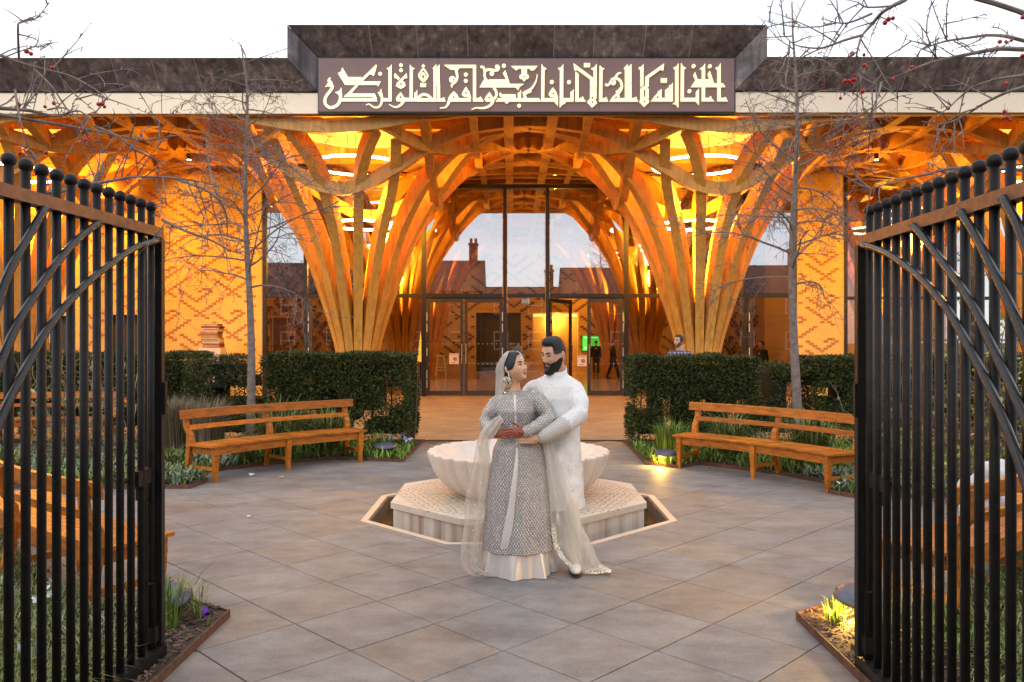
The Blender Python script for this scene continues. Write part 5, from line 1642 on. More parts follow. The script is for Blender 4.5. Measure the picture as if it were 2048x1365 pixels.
# ------------------------------------------------------------------ bare trees
def grow(mb, p, d, L, r0, lvl, rg, tips, droop=.0, mbt=None):
    """one branch that bows in one direction, with children on it"""
    n = 7 if lvl < 2 else 5
    pts = [p.copy()]; rad = [r0]; q = p.copy(); dd = d.copy()
    ax = dd.cross(Vector((rg.uniform(-1,1), rg.uniform(-1,1), rg.uniform(-1,1))))
    ax = ax.normalized() if ax.length > 1e-4 else Vector((0,0,1))
    cv = rg.uniform(-.20, .20)
    for i in range(n):
        dd = Quaternion(ax, cv + rg.uniform(-.10,.10)) @ dd
        dd = (dd + Vector((rg.uniform(-.07,.07), rg.uniform(-.07,.07), rg.uniform(-.05,.05) - droop*.8*(i/n)**1.5))).normalized()
        q = q + dd*L/n; pts.append(q.copy()); rad.append(r0*(1-.72*(i+1)/n))
    mb.tube(pts, rad, 6 if lvl == 0 else 4)
    tips.append(q.copy())
    # short knobbly spurs
    if lvl >= 1 and L > .12:
        for k in range(int(L/.055)):
            f_ = rg.uniform(.1, 1.0); i = min(n-1, int(f_*n)); b_ = pts[i].lerp(pts[i+1], f_*n-i)
            sp = Vector((rg.uniform(-1,1), rg.uniform(-1,1), rg.uniform(-1,1))).normalized()
            l_ = rg.uniform(.010,.030); mb.tube([b_, b_+sp*l_], [.0030, .0022], 3)
    if lvl >= 3: return
    nk = {0: 8, 1: 4, 2: 1}[lvl]
    for k in range(nk):
        f_ = rg.uniform(.2, 1.0); i = min(n-1, int(f_*n)); b_ = pts[i].lerp(pts[i+1], f_*n-i)
        along = (pts[i+1]-pts[i]).normalized()
        side = along.cross(Vector((rg.uniform(-1,1), rg.uniform(-1,1), rg.uniform(-1,1)))).normalized()
        cd = (along*.7 + side*rg.uniform(.5,1.0)).normalized()
        grow(mb, b_, cd, L*rg.uniform(.30,.60), max(r0*.5*(1-.4*f_), .0037), lvl+1, rg, tips, droop*1.3)
def berry_mesh(r_):
    mb = MB(); mb.ball((0,0,0), r_, 10, 7); return mb.mesh('berry', M['berry'], True)
BERRY = {k: berry_mesh(k) for k in (.011,.009,.013)}
def add_berries(root, tips, n_, rg, r_=.011, cond=None):
    tt = [p for p in tips if cond is None or cond(p)]
    for k in range(n_):
        p = rg.choice(tt)
        o = link('berry', BERRY[r_], root); o.location = p - wpos(root) + Vector((rg.uniform(-.02,.02), rg.uniform(-.02,.02), -.03))
def bare_tree(x, y, top, r0, zfirst, label, seed, spread=2.0, berries=0, path=None):
    t = thing('bare_tree', label, 'tree', (x, y, 0), 'bare crab apple trees in the beds')
    rg = random.Random(seed); mb = MB()
    pts, rad = [], []
    n = 14
    for i in range(n+1):
        f_ = i/n; pts.append(Vector((x + .06*math.sin(f_*5+seed) - .06*math.sin(seed) + .16*math.sin(9*f_+seed)*f_**4, y + .05*math.sin(f_*4), top*f_))); rad.append(r0*(1-.93*f_**1.1)+.004)
    mb.tube(pts, rad, 10); obj('trunk', mb, M['twig'], t, smooth=True)
    mb = MB(); tips = []
    nb = 38
    for k in range(nb):
        z = zfirst + (top*.97-zfirst)*(k/nb)**.95
        f_ = z/top; i = min(n-1, int(f_*n)); b_ = pts[i].lerp(pts[i+1], f_*n-i)
        az = k*2.4 + rg.uniform(-.5,.5)
        L = spread*(1.0-.62*((z-zfirst)/(top-zfirst)))*rg.uniform(.65,1.1)
        d = Vector((math.cos(az), math.sin(az)*.8, rg.uniform(.05,.55)))
        grow(mb, b_, d.normalized(), L, max(.006, r0*.36*(1-.6*f_)), 0 if L > .9 else 1, rg, tips, .22)
    obj('crown', mb, M['twig'], t)
    if berries: add_berries(t, tips, berries, rg)
    return t
bare_tree(-4.07, 12.4, 6.3, .066, 2.55, 'slender bare tree without fruit behind the bench near the white tissue', 7, 1.75, 8)
bare_tree(4.28, 11.9, 6.75, .070, 2.55, 'slender bare tree dotted with small red fruit near the corner window', 15, 1.75, 34)

def overhang(paths, Y, X_tr, Y_tr, label, seed, berries, r0=.011, bspots=()):
    t = thing('crab_apple_tree', label, 'tree', (X_tr, Y_tr, 0))
    rg = random.Random(seed)
    mb = MB(); mb.tube([(X_tr,Y_tr,0),(X_tr+.03,Y_tr,1.5),(X_tr,Y_tr+.05,3.0),(X_tr+.05,Y_tr,5.0)], [.07,.06,.05,.02], 9); obj('trunk', mb, M['twig'], t, smooth=True)
    mb = MB(); tips = []
    for (rad0, pts2, root) in paths:
        dy = rg.uniform(-.25,.25)
        P = [at(px, py, Y+dy+.12*math.sin(i*1.3+seed)) for i, (px, py) in enumerate(pts2)]
        if root: P = [Vector((X_tr, Y_tr, min(4.8, P[0].z+rg.uniform(-.3,.2)))), (Vector((X_tr, Y_tr, P[0].z))+P[0])/2] + P
        Ps = [Vector(q) for q in sm([tuple(p) for p in P], 4)]
        n = len(Ps); mb.tube(Ps, [rad0*(1-.78*i/(n-1)) + (.004*(1-i/(n-1)) if root else 0) for i in range(n)], 6)
        tips.append(Ps[-1])
        m0 = int(n*.3) if root else 1
        for k in range(max(4, int(n*.75))):
            i = rg.randint(m0, n-2); along = (Ps[i+1]-Ps[i]).normalized()
            side = along.cross(Vector((rg.uniform(-.3,.3), 1, rg.uniform(-.3,.3)))).normalized()*rg.choice((1,-1))
            cd = (along*.5 + side*rg.uniform(.5,1) + Vector((0, rg.uniform(-.3,.3), -.1))).normalized()
            short = rg.random() < .68
            grow(mb, Ps[i], cd, rg.uniform(.02,.05) if short else rg.uniform(.18,.42), .0030 if short else .0042, 3 if short else 2, rg, tips, .12)
    obj('branch', mb, M['twig'], t)
    for (px, py, r_) in bspots:
        o = link('berry', BERRY[r_], t); o.location = at(px, py, Y) - wpos(t)
        q = MB(); q.tube([at(px, py, Y)+Vector((0,0,r_)), at(px+1, py-10, Y)+Vector((0,.0,.02))], .0012, 4); obj('stalk', q, M['twig_dark'], t)
    return t
overhang([
 (.011, [(-40,214),(0,217),(60,222),(110,233),(140,225),(160,223),(185,240)], True),
 (.012, [(-40,228),(0,230),(60,240),(120,250),(190,262),(280,280),(340,273),(365,270)], True),
 (.008, [(190,253),(240,275),(270,300),(310,320),(318,345)], False),
 (.010, [(-40,105),(0,111),(43,127),(101,142),(142,153),(193,181),(215,201)], True),
 (.006, [(38,118),(36,55),(42,46),(70,38),(88,20),(100,3)], False),
 (.005, [(70,140),(105,175),(138,222),(150,200),(170,180),(180,145)], False),
 (.012, [(-60,395),(60,388),(122,383),(160,371),(213,364),(274,354),(343,356),(400,364),(430,371)], True),
 (.009, [(350,357),(420,385),(450,420),(455,470)], False),
 (.007, [(130,360),(190,365),(205,330),(200,300)], False),
 (.008, [(325,440),(370,462),(420,480),(470,505),(500,500)], False),
 (.006, [(30,180),(40,240),(60,300),(80,345)], False),
 (.005, [(95,220),(140,222),(205,300),(260,330)], False),
], 4.15, -3.6, 4.5, 'crab apple tree whose bare boughs reach in over the gate before the book pile', 3, 0, bspots=[
 (35,215,.013),(38,210,.011),(53,103,.013),(62,108,.011),(105,136,.011),(108,207,.011),(197,209,.011),(204,208,.011),(209,214,.009),(90,214,.009),(163,259,.013),(92,306,.011),(40,307,.011),(107,275,.009),(170,280,.009)])
overhang([
 (.012, [(1850,-25),(1810,0),(1786,12),(1763,27),(1743,50),(1724,72),(1716,97),(1711,124),(1711,141)], True),
 (.007, [(1743,28),(1701,45),(1674,46),(1645,37)], False),
 (.008, [(1724,71),(1689,81),(1659,92),(1637,97),(1604,94),(1585,87),(1565,67)], False),
 (.006, [(1790,12),(1735,15),(1715,5),(1690,0)], False),
 (.013, [(2110,98),(2048,99),(1999,98),(1962,104),(1912,114),(1875,122),(1838,134),(1805,149),(1771,161),(1738,184)], True),
 (.010, [(2110,95),(2048,82),(2011,73),(1974,71),(1937,76),(1895,82),(1862,92),(1843,99),(1833,114)], True),
 (.010, [(2110,150),(2048,174),(2011,186),(1962,211),(1927,233),(1887,248),(1843,243)], True),
 (.009, [(2110,140),(2048,151),(1994,159),(1949,174),(1922,193),(1895,218),(1857,243)], True),
 (.006, [(1763,165),(1755,195),(1744,220),(1735,240)], False),
 (.006, [(1711,141),(1722,160),(1700,180),(1680,186)], False),
 (.007, [(2110,560),(2020,545),(1950,552),(1880,540)], True),
 (.011, [(2110,330),(2048,340),(1960,335),(1900,338),(1850,350),(1800,360),(1760,372),(1730,385)], True),
 (.005, [(1895,82),(1886,62),(1890,38)], False), (.005, [(1862,92),(1830,84),(1808,78)], False),
], 4.25, 3.6, 4.9, 'crab apple tree whose bare boughs hold the biggest clusters of red fruit', 9, 0, bspots=[
 (1690,163,.013),(1699,163,.013),(1708,160,.013),(1709,151,.009),(1703,167,.011),(1705,108,.013),(1728,110,.009),(1729,131,.011),(1770,46,.013),(1777,39,.013),(1786,37,.011),(1788,159,.011),(1824,135,.011),(1827,141,.011),(1841,137,.009),(1725,183,.013),(1681,197,.009),(1743,237,.009),(1896,217,.011),(2000,84,.011),(1994,95,.009),(1997,97,.009),(2012,84,.009),(2023,81,.009),(2045,113,.013),(2046,35,.013),(2009,224,.011),(2006,237,.011),(2014,236,.011),(2018,240,.009),(2012,168,.011)])

# litter on the paving
def litter(px, py, m, label, cat='tissue', name='tissue', r_=.028, seed=1):
    x, y = G(px, py); t_ = MB(); rg = random.Random(seed)
    for k in range(6): t_.ball((x+rg.uniform(-r_,r_), y+rg.uniform(-r_,r_), .012+rg.uniform(0,.012)), (r_*rg.uniform(.3,.7), r_*rg.uniform(.3,.7), .012), 8, 5)
    me = fuse(t_, .004, 1); o = put(name, me, m); tag(o, label, cat)
litter(504, 952, M['white'], 'crumpled white tissue on the paving before the bench', r_=.035)
litter(563, 957, simple('yellow_scrap', (.7,.5,.2), .7), 'tiny yellowish scrap on the paving beside the white tissue', 'scrap', 'paper_scrap', .018, 2)
litter(498, 1037, M['white'], 'small white scrap alone on the paving between bench and fountain', 'scrap', 'paper_scrap', .014, 3)
for px, py, l in ((97,1145,'red fallen crab apple under the empty bench'),(1419,938,'red fallen crab apple below the bench by the glowing lamp, nearer the lamp'),(1459,936,'red fallen crab apple below the bench by the glowing lamp, farther from the lamp')):
    x, y = G(px, py); o = link('fallen_berry', BERRY[.013], None); o.location = (x, y, .013); tag(o, l, 'fruit', 'fallen fruit on the paving')
# ------------------------------------------------------------------ people
def sstep(x, a, b):
    t = max(0.0, min(1.0, (x-a)/(b-a))); return t*t*(3-2*t)
def head_pt(ph, th):
    """ph 0 = face, th latitude; metres, origin at the middle of the head, face to -Y"""
    a, b, c = .0745, .0955, .1175
    x = a*math.sin(ph)*math.cos(th); y = -b*math.cos(ph)*math.cos(th); z = c*math.sin(th)
    if y > 0:
        y *= 1 - .42*sstep(-z, .02, .11)
        y *= 1 + .06*sstep(z, -.02, .06)
    t = sstep(-z, .028, .118)
    x *= 1 - .36*t
    x *= 1 - .05*sstep(z, .03, .1)
    if y < 0:
        y = -.092*(1-math.exp(-abs(y)/.046))/(1-math.exp(-.0955/.046)) if abs(y) > 0 else y
        y -= .016*sstep(-z, .05, .112)*math.cos(ph)
    fr = max(0, math.cos(ph))**.5 if math.cos(ph) > 0 else 0
    if fr > 0:
        d = 0
        def g(x0, z0, am, sx, sz): return am*math.exp(-((x-x0)/sx)**2-((z-z0)/sz)**2)
        d += g(0,.018,.008,.009,.018) + g(0,-.004,.0150,.0095,.017) + g(0,-.024,.0215,.0115,.0125) + g(0,-.031,.011,.0105,.007)
        ax = abs(x)
        def h(x0, z0, am, sx, sz): return am*math.exp(-((ax-x0)/sx)**2-((z-z0)/sz)**2)
        d += h(.013,-.031,.007,.0065,.0065) + h(.026,.031,.0045,.022,.008) - h(.030,.009,.0085,.014,.0105) + h(.046,-.020,.005,.018,.017)
        d += g(0,-.0555,.0055,.020,.0055) + g(0,-.0665,.0055,.016,.0055) - g(0,-.0610,.0022,.02,.0025) - g(0,-.078,.003,.018,.005) + g(0,-.098,.009,.020,.013)
        y -= d*fr
    return Vector((x, y, z))
NLON, NLAT = 128, 92
def head_shell(off=None):
    mb = MB(); rings = []
    for j in range(NLAT+1):
        th = -PI/2*.985 + PI*.985*j/NLAT
        row = []
        for i in range(NLON):
            ph = -PI + 2*PI*i/NLON; p = head_pt(ph, th)
            if off is not None:
                o = off(ph, p)
                n = Vector((p.x/.075**2, p.y/.095**2, p.z/.118**2)).normalized() if p.length > 0 else Vector((0,0,1))
                p = p + n*o
            row.append(p)
        rings.append(row)
    mb.loft(rings); return mb
def xf(mb, Mx, s=1.0):
    mb.v = [tuple(Mx @ (Vector(p)*s)) for p in mb.v]; return mb
HEADB = None
def head_bvh():
    global HEADB
    if HEADB is None:
        m_ = head_shell(); HEADB = BVHTree.FromPolygons([Vector(p) for p in m_.v], m_.f)
    return HEADB
def on_face(x, z, lift=0.0):
    h = head_bvh().ray_cast(Vector((x, -.5, z)), Vector((0, 1, 0)))
    return h[0] + Vector((0, -lift, 0)) if h[0] is not None else Vector((x, -.09, z))
def skin_mat(name, c):
    m, n, b = new_mat(name)
    f = noise(n, 30, 4); col = ramp(n, f, [(.3, [k*.92 for k in c]), (.7, [min(1,k*1.06) for k in c])])
    n.links.new(col, b.inputs['Base Color']); b.inputs['Roughness'].default_value = .48
    b.inputs['Subsurface Weight'].default_value = .12; b.inputs['Subsurface Radius'].default_value = (.01,.004,.002)
    b.inputs['Subsurface Scale'].default_value = .5
    return m
M['skin_f'] = skin_mat('olive_skin', (.70,.40,.25))
M['skin_m'] = skin_mat('warm_skin', (.64,.36,.225))
M['henna'] = simple('henna_skin', (.27,.062,.030), .5, 0, .5, 120)
M['hair'] = simple('black_hair', (.0045,.004,.0045), .5, 0, .4, 60, .5, 220, (1,1,.2))
M['fade'] = simple('short_hair', (.045,.030,.024), .8, 0, .4, 300)
M['brow'] = simple('brow_hair', (.010,.007,.006), .7)
M['eye_white'] = simple('eye_white', (.72,.70,.66), .25, 0, .03)
M['iris'] = simple('dark_iris', (.025,.012,.007), .12)
M['lip_f'] = simple('rose_lip', (.36,.10,.085), .38, 0, .1)
M['lip_m'] = simple('plain_lip', (.40,.16,.12), .5, 0, .1)
M['teeth'] = simple('teeth', (.78,.76,.70), .3, 0, .03)

def hand(mb, wrist, d, up, pn, size=.175, curl=.5, spread=.1, thumb=1.0):
    """palm, four fingers and a thumb; d: pointing direction, up: thumb side, pn: palm side (fingers curl that way)"""
    W = Vector(wrist); d = Vector(d).normalized(); up = (Vector(up) - d*Vector(up).dot(d)).normalized(); pn = d.cross(up)*(1 if d.cross(up).dot(Vector(pn)) > 0 else -1)
    L = size
    pl = L*.52
    mat_ = Matrix((d, up, pn)).transposed()
    mb.ball(W + d*pl*.52, (pl*.60, L*.215, L*.085), 14, 10, rot=mat_)
    chain(mb, [W - d*.01, W + d*pl*.35], [L*.135, L*.13], 10)
    lens = (.43, .48, .45, .35)
    for i, fl in enumerate(lens):
        o = (1.5-i)*L*.105
        p = W + d*pl*(.97-.035*abs(i-1)) + up*o
        dd = (d + up*spread*(1.5-i)*.5).normalized(); pts = [p - dd*.012, p]
        for q, seg in enumerate((.45,.32,.23)):
            an = curl*(.75+.35*q); ax_ = dd.cross(pn)
            dd = (dd*math.cos(an) + pn*math.sin(an)).normalized()
            p = p + dd*fl*L*seg; pts.append(p)
        r_ = L*.047
        chain(mb, pts, [r_*1.05, r_*1.05, r_, r_*.92, r_*.8], 9)
    p = W + d*pl*.22 + up*L*.17; dd = (d*.75 + up*.75*thumb + pn*.25).normalized(); pts = [p - dd*.015, p]
    for q, seg in enumerate((.20,.16,.13)):
        p = p + dd*L*seg; pts.append(p); dd = (dd + d*.35 + pn*.15).normalized()
    chain(mb, pts, [L*.06, L*.058, L*.054, L*.05, L*.042], 9)

def face_parts(root, Mx, s, lip, gaze=(0,0), lids=.0, smile=False, skin=None):
    def part(name, mb, m, label=None):
        xf(mb, Mx, s); return obj(name, mb, m, root, label=label, smooth=True)
    for sg in (-1, 1):
        c = on_face(sg*.0305, .0075)
        mb = MB(); mb.ball(c + Vector((0,.0035,0)), (.0165,.0080,.0092-.0055*lids), 14, 10); eye = part('eye', mb, M['eye_white'])
        mb = MB(); mb.ball(c + Vector((gaze[0], -.0023, gaze[1]-.001)), (.0076,.0032,.0080-.005*lids), 12, 8); xf(mb, Mx, s); obj('iris', mb, M['iris'], eye, smooth=True)
        pts = []
        for k in range(7):
            f_ = k/6; xx = .0145+.034*f_; zz_ = .0085+.0085*math.sin(f_*PI*.92) - .003*f_ - .006*lids
            pts.append(on_face(sg*xx, zz_, .0012))
        mb = MB(); mb.tube(pts, [.0014,.0024,.0029,.0031,.0031,.0026,.0014], 6); part('lash_line', mb, M['brow'])
        pts = []
        for k in range(8):
            f_ = k/7; xx = .0115+.040*f_; zz_ = .0265+.0085*math.sin(min(1,f_*1.25)*PI*.62) - .007*max(0,f_-.6)
            pts.append(on_face(sg*xx, zz_, .0008))
        mb = MB(); mb.tube(pts, [.0030,.0043,.0048,.0046,.0042,.0036,.0028,.0014], 6); part('eyebrow', mb, M['brow'])
    w_ = .0235
    up_, lo_ = [], []
    for k in range(9):
        f_ = k/8*2-1
        up_.append(on_face(f_*w_, -.0572 + .0045*f_*f_ - .0012*math.exp(-(f_/.2)**2), .0004))
        lo_.append(on_face(f_*w_*.95, -.0655 + .0105*f_*f_, .0004))
    mb = MB(); mb.tube(up_, [.0008]+[.0026,.0034,.0038,.0034,.0038,.0034,.0026]+[.0008], 7)
    mb.tube(lo_, [.0008]+[.0030,.0042,.0048,.0050,.0048,.0042,.0030]+[.0008], 7); part('lips', mb, lip)
    if smile:
        mb = MB(); mb.tube([on_face(f_*w_*.75, -.0608+.0050*f_*f_, .0022) for f_ in (-1,-.5,0,.5,1)], [.0012,.0027,.0030,.0027,.0012], 6); part('teeth', mb, M['teeth'])

def head_geo(mb, Mx, s):
    h = head_shell()
    for sg in (-1, 1):
        h.ball((sg*.076, .014, -.004), (.0085,.0185,.031), 12, 9, rot=Matrix.Rotation(sg*-.35, 3, 'Z') @ Matrix.Rotation(-.15, 3, 'X'))
        h.ball((sg*.074, .008, -.030), (.007,.009,.011), 10, 7)
    xf(h, Mx, s); mb.add(h.v, h.f)
def Mhead(loc, yaw, pitch_up, roll=0):
    return Matrix.Translation(loc) @ Matrix.Rotation(R(yaw), 4, 'Z') @ Matrix.Rotation(R(-pitch_up), 4, 'X') @ Matrix.Rotation(R(roll), 4, 'Y')

def ell_ring(cx, cy, z, a, b, n=48, wave=0, nw=9, ph=0.0, tilt=(0,0)):
    out = []
    for k in range(n):
        t = 2*PI*k/n; m_ = 1 + wave*math.sin(nw*t+ph) + wave*.5*math.sin((nw*2+1)*t+ph*2)
        x = a*math.cos(t)*m_; y = b*math.sin(t)*m_
        out.append((cx+x, cy+y, z + x*tilt[0] + y*tilt[1]))
    return out

# ---- fabrics
def gown_mat():
    m, n, b = new_mat('pearl_gown')
    t = n.nodes.new('ShaderNodeTexCoord'); sp = n.nodes.new('ShaderNodeSeparateXYZ'); n.links.new(t.outputs['Object'], sp.inputs[0])
    X, Z = sp.outputs['X'], sp.outputs['Z']
    P_, Q_ = .0205, .0160
    cx = math_n(n, 'COSINE', math_n(n, 'MULTIPLY', X, 2*PI/P_)); cz = math_n(n, 'COSINE', math_n(n, 'MULTIPLY', Z, PI/Q_))
    g = math_n(n, 'MULTIPLY', cx, cz)
    u = math_n(n, 'ABSOLUTE', math_n(n, 'SINE', math_n(n, 'ADD', math_n(n, 'MULTIPLY', X, PI/P_), math_n(n, 'MULTIPLY', Z, PI/Q_/2))))
    v = math_n(n, 'ABSOLUTE', math_n(n, 'SINE', math_n(n, 'SUBTRACT', math_n(n, 'MULTIPLY', X, PI/P_), math_n(n, 'MULTIPLY', Z, PI/Q_/2))))
    net = math_n(n, 'MINIMUM', u, v)
    f = noise(n, 5, 4); f2 = noise(n, 160, 3)
    base = ramp(n, f, [(.3, (.27,.235,.215)), (.7, (.38,.335,.305))])
    base = mixc(n, .8, base, ramp(n, f2, [(.35, (.55,.55,.55)), (.65, (1.5,1.5,1.5))]), 'MULTIPLY')
    base = mixc(n, ramp(n, net, [(.10, (.30,)*3), (.30, (0,)*3)]), base, (.20,.17,.15))
    dots = ramp(n, g, [(.45, (0,)*3), (.7, (1,)*3)])
    col = mixc(n, math_n(n, 'MULTIPLY', dots, ramp(n, noise(n, 45, 2), [(.35, (.25,)*3), (.6, (1,)*3)])), base, (.72,.71,.71))
    n.links.new(col, b.inputs['Base Color'])
    b.inputs['Metallic'].default_value = .25
    b.inputs['Roughness'].default_value = .36
    bump(n, b, math_n(n, 'ADD', g, math_n(n, 'MULTIPLY', f2, .8)), .5, .004)
    return m
M['gown'] = gown_mat()
M['bead'] = simple('silver_bead', (.88,.87,.88), .22, .55, .05, island=.35)
M['satin'] = simple('grey_satin', (.72,.66,.62), .38, .30, .08, 4, .1, 14, (1,1,.15))
def brocade():
    m, n, b = new_mat('ivory_brocade')
    t = n.nodes.new('ShaderNodeTexCoord')
    v = n.nodes.new('ShaderNodeTexVoronoi'); v.inputs['Scale'].default_value = 24; v.feature = 'F1'
    nz = n.nodes.new('ShaderNodeTexNoise'); nz.inputs['Scale'].default_value = 13; nz.inputs['Detail'].default_value = 3
    n.links.new(t.outputs['Object'], nz.inputs['Vector'])
    ad = n.nodes.new('ShaderNodeMixRGB'); ad.inputs['Fac'].default_value = .12
    n.links.new(t.outputs['Object'], ad.inputs['Color1']); n.links.new(nz.outputs['Color'], ad.inputs['Color2'])
    n.links.new(ad.outputs['Color'], v.inputs['Vector'])
    ringv = math_n(n, 'ABSOLUTE', math_n(n, 'SINE', math_n(n, 'MULTIPLY', v.outputs['Distance'], 13.0)))
    mask = noise(n, 7, 3)
    fine = noise(n, 190, 2)
    pat = ramp(n, ringv, [(.08, (1,)*3), (.30, (0,)*3)])
    m2 = ramp(n, mask, [(.38, (.15,)*3), (.55, (1,)*3)])
    fac = math_n(n, 'MULTIPLY', pat, m2)
    fac2 = math_n(n, 'MULTIPLY', ramp(n, fine, [(.55, (0,)*3), (.68, (.8,)*3)]), m2)
    col = mixc(n, fac, (.80,.79,.78), (.46,.45,.46))
    col = mixc(n, fac2, col, (.36,.35,.37))
    n.links.new(col, b.inputs['Base Color']); b.inputs['Roughness'].default_value = .48; b.inputs['Metallic'].default_value = .08
    bump(n, b, math_n(n, 'ADD', ringv, fine), .14, .003)
    return m
M['brocade'] = brocade()
def cuff_mat():
    m, n, b = new_mat('lattice_cuff')
    t = n.nodes.new('ShaderNodeTexCoord'); sp = n.nodes.new('ShaderNodeSeparateXYZ'); n.links.new(t.outputs['Object'], sp.inputs[0])
    X, Z = sp.outputs['X'], sp.outputs['Z']; k = PI/.022
    u = math_n(n, 'ABSOLUTE', math_n(n, 'SINE', math_n(n, 'MULTIPLY', math_n(n, 'ADD', X, Z), k)))
    v = math_n(n, 'ABSOLUTE', math_n(n, 'SINE', math_n(n, 'MULTIPLY', math_n(n, 'SUBTRACT', X, math_n(n, 'MULTIPLY', Z, 1.4)), k)))
    col = ramp(n, math_n(n, 'MINIMUM', u, v), [(.16, (.16,.14,.13)), (.30, (.62,.58,.53))])
    n.links.new(col, b.inputs['Base Color']); b.inputs['Roughness'].default_value = .45
    return m
M['cuff'] = cuff_mat()
def sheer(name, c, op, patt=True):
    m = bpy.data.materials.new(name); m.use_nodes = True
    n = m.node_tree; n.nodes.clear()
    o = n.nodes.new('ShaderNodeOutputMaterial'); t = n.nodes.new('ShaderNodeBsdfTransparent')
    d = n.nodes.new('ShaderNodeBsdfDiffuse'); tl = n.nodes.new('ShaderNodeBsdfTranslucent'); m1 = n.nodes.new('ShaderNodeMixShader'); m2 = n.nodes.new('ShaderNodeMixShader')
    f = noise(n, 16, 4, (1,1,.22)); col = ramp(n, f, [(.3, [k*.9 for k in c]), (.7, c)])
    n.links.new(col, d.inputs['Color']); n.links.new(col, tl.inputs['Color']); t.inputs['Color'].default_value = (.96,.94,.91,1)
    m1.inputs['Fac'].default_value = .35
    n.links.new(d.outputs[0], m1.inputs[1]); n.links.new(tl.outputs[0], m1.inputs[2])
    n.links.new(ramp(n, f, [(.3, (max(0,op-.12),)*3), (.7, (min(1,op+.12),)*3)]), m2.inputs['Fac'])
    n.links.new(t.outputs[0], m2.inputs[1]); n.links.new(m1.outputs[0], m2.inputs[2]); n.links.new(m2.outputs[0], o.inputs['Surface'])
    return m
M['dupatta'] = sheer('sheer_shawl', (.80,.76,.70), .56)
M['veil'] = sheer('embroidered_veil', (.66,.58,.50), .88)

def sheet(name, L, Rr, yl, yr, m, root, nu=26, fold=.02, nf=4.5, ph=0.0, bow=0.0, bend=None):
    """cloth between two edges given in photograph positions with depth"""
    n = len(L)
    A_ = [at(p[0], p[1], yl(i/(n-1))) for i, p in enumerate(L)]; B_ = [at(p[0], p[1], yr(i/(n-1))) for i, p in enumerate(Rr)]
    A_ = [Vector(q) for q in sm([tuple(q) for q in A_], 5)]; B_ = [Vector(q) for q in sm([tuple(q) for q in B_], 5)]
    mb = MB(); rings = []
    for i in range(len(A_)):
        v = i/(len(A_)-1); row = []
        for k in range(nu+1):
            u = k/nu; p = A_[i].lerp(B_[i], u)
            p.y += fold*math.sin(u*PI*2*nf/2 + ph + v*1.6)*min(1, .3+v*1.5) - bow*math.sin(u*PI)
            p.z = max(p.z, .006 + .004*math.sin(u*9))
            row.append(p)
        rings.append(row)
    mb.loft(rings, cap=False, closed=False)
    return obj(name, mb, m, root, smooth=True), rings

from mathutils import noise as mnoise
def wrinkle(me, amp, sc_, seed):
    """soft creases in the cloth"""
    ns = [v.normal.copy() for v in me.vertices]
    for v, n_ in zip(me.vertices, ns):
        q = Vector((v.co.x*sc_[0]+v.co.z*3+seed, v.co.y*sc_[1], v.co.z*sc_[2]-v.co.x*4))
        a_ = mnoise.noise(q); b_ = mnoise.noise(q*2.3+Vector((5,1,2)))
        v.co = v.co + n_*amp*((1-abs(a_)*2.4) * .8 + b_*.7)
    me.update()
# =============================== bride
br = thing('person', 'woman in silver beaded gown and sheer veil, hennaed hands held at her waist', 'person', (.04, 5.97, 0), 'couple before the fountain')
Mb = Mhead((.017, 5.955, 1.522), 50, 12, -5); sB = .955
mb = MB(); head_geo(mb, Mb, sB)
chain(mb, [(.010,5.985,1.34),(.010,5.980,1.40),(.016,5.965,1.47)], [.060,.049,.050], 16)
chain(mb, [(.045,5.98,.90),(.035,5.975,1.03),(.022,5.97,1.20),(.015,5.98,1.28)], [.115,.092,.095,.075], 20)
chain(mb, [(-.10,5.98,1.275),(.165,5.985,1.29)], [.040,.040], 12)
for sg in (-1,1):
    chain(mb, [(.045+sg*.075,5.98,.88),(.045+sg*.075,5.98,.47),(.045+sg*.075,5.99,.075)], [.085,.058,.040], 12)
    mb.ball((.045+sg*.075,5.93,.045), (.04,.115,.035), 12, 8)
RA = [(-.112,5.975,1.252),(-.192,5.955,1.115),(-.150,5.785,1.052)]
LA = [(.182,5.98,1.282),(.272,5.925,1.150),(.085,5.765,1.064)]
chain(mb, RA, [.048,.040,.027], 12); chain(mb, LA, [.048,.040,.027], 12)
hand(mb, RA[2], (1,-.35,.02), (0,.15,1), (0,1,-.1), .165, .34, .12)
hand(mb, LA[2], (-1,-.22,-.02), (0,.1,1), (0,1,-.2), .165, .62, .05)
me = fuse(mb, .0042, 2, 'body')
me.materials.append(M['skin_f']); me.materials.append(M['henna'])
hp = [Vector((-.09,5.76,1.05)), Vector((.02,5.74,1.05)), Vector((.07,5.755,1.06)), Vector((-.13,5.78,1.05))]
for p in me.polygons:
    c = p.center
    if c.z < 1.15 and c.y < 5.85 and any((c-h).length < .10 for h in hp): p.material_index = 1
me.transform(Matrix.Translation(-br.location)); me.polygons.foreach_set('use_smooth', [True]*len(me.polygons)); link('body', me, br)
face_parts(br, Mb, sB, M['lip_f'], gaze=(.003,.0012))
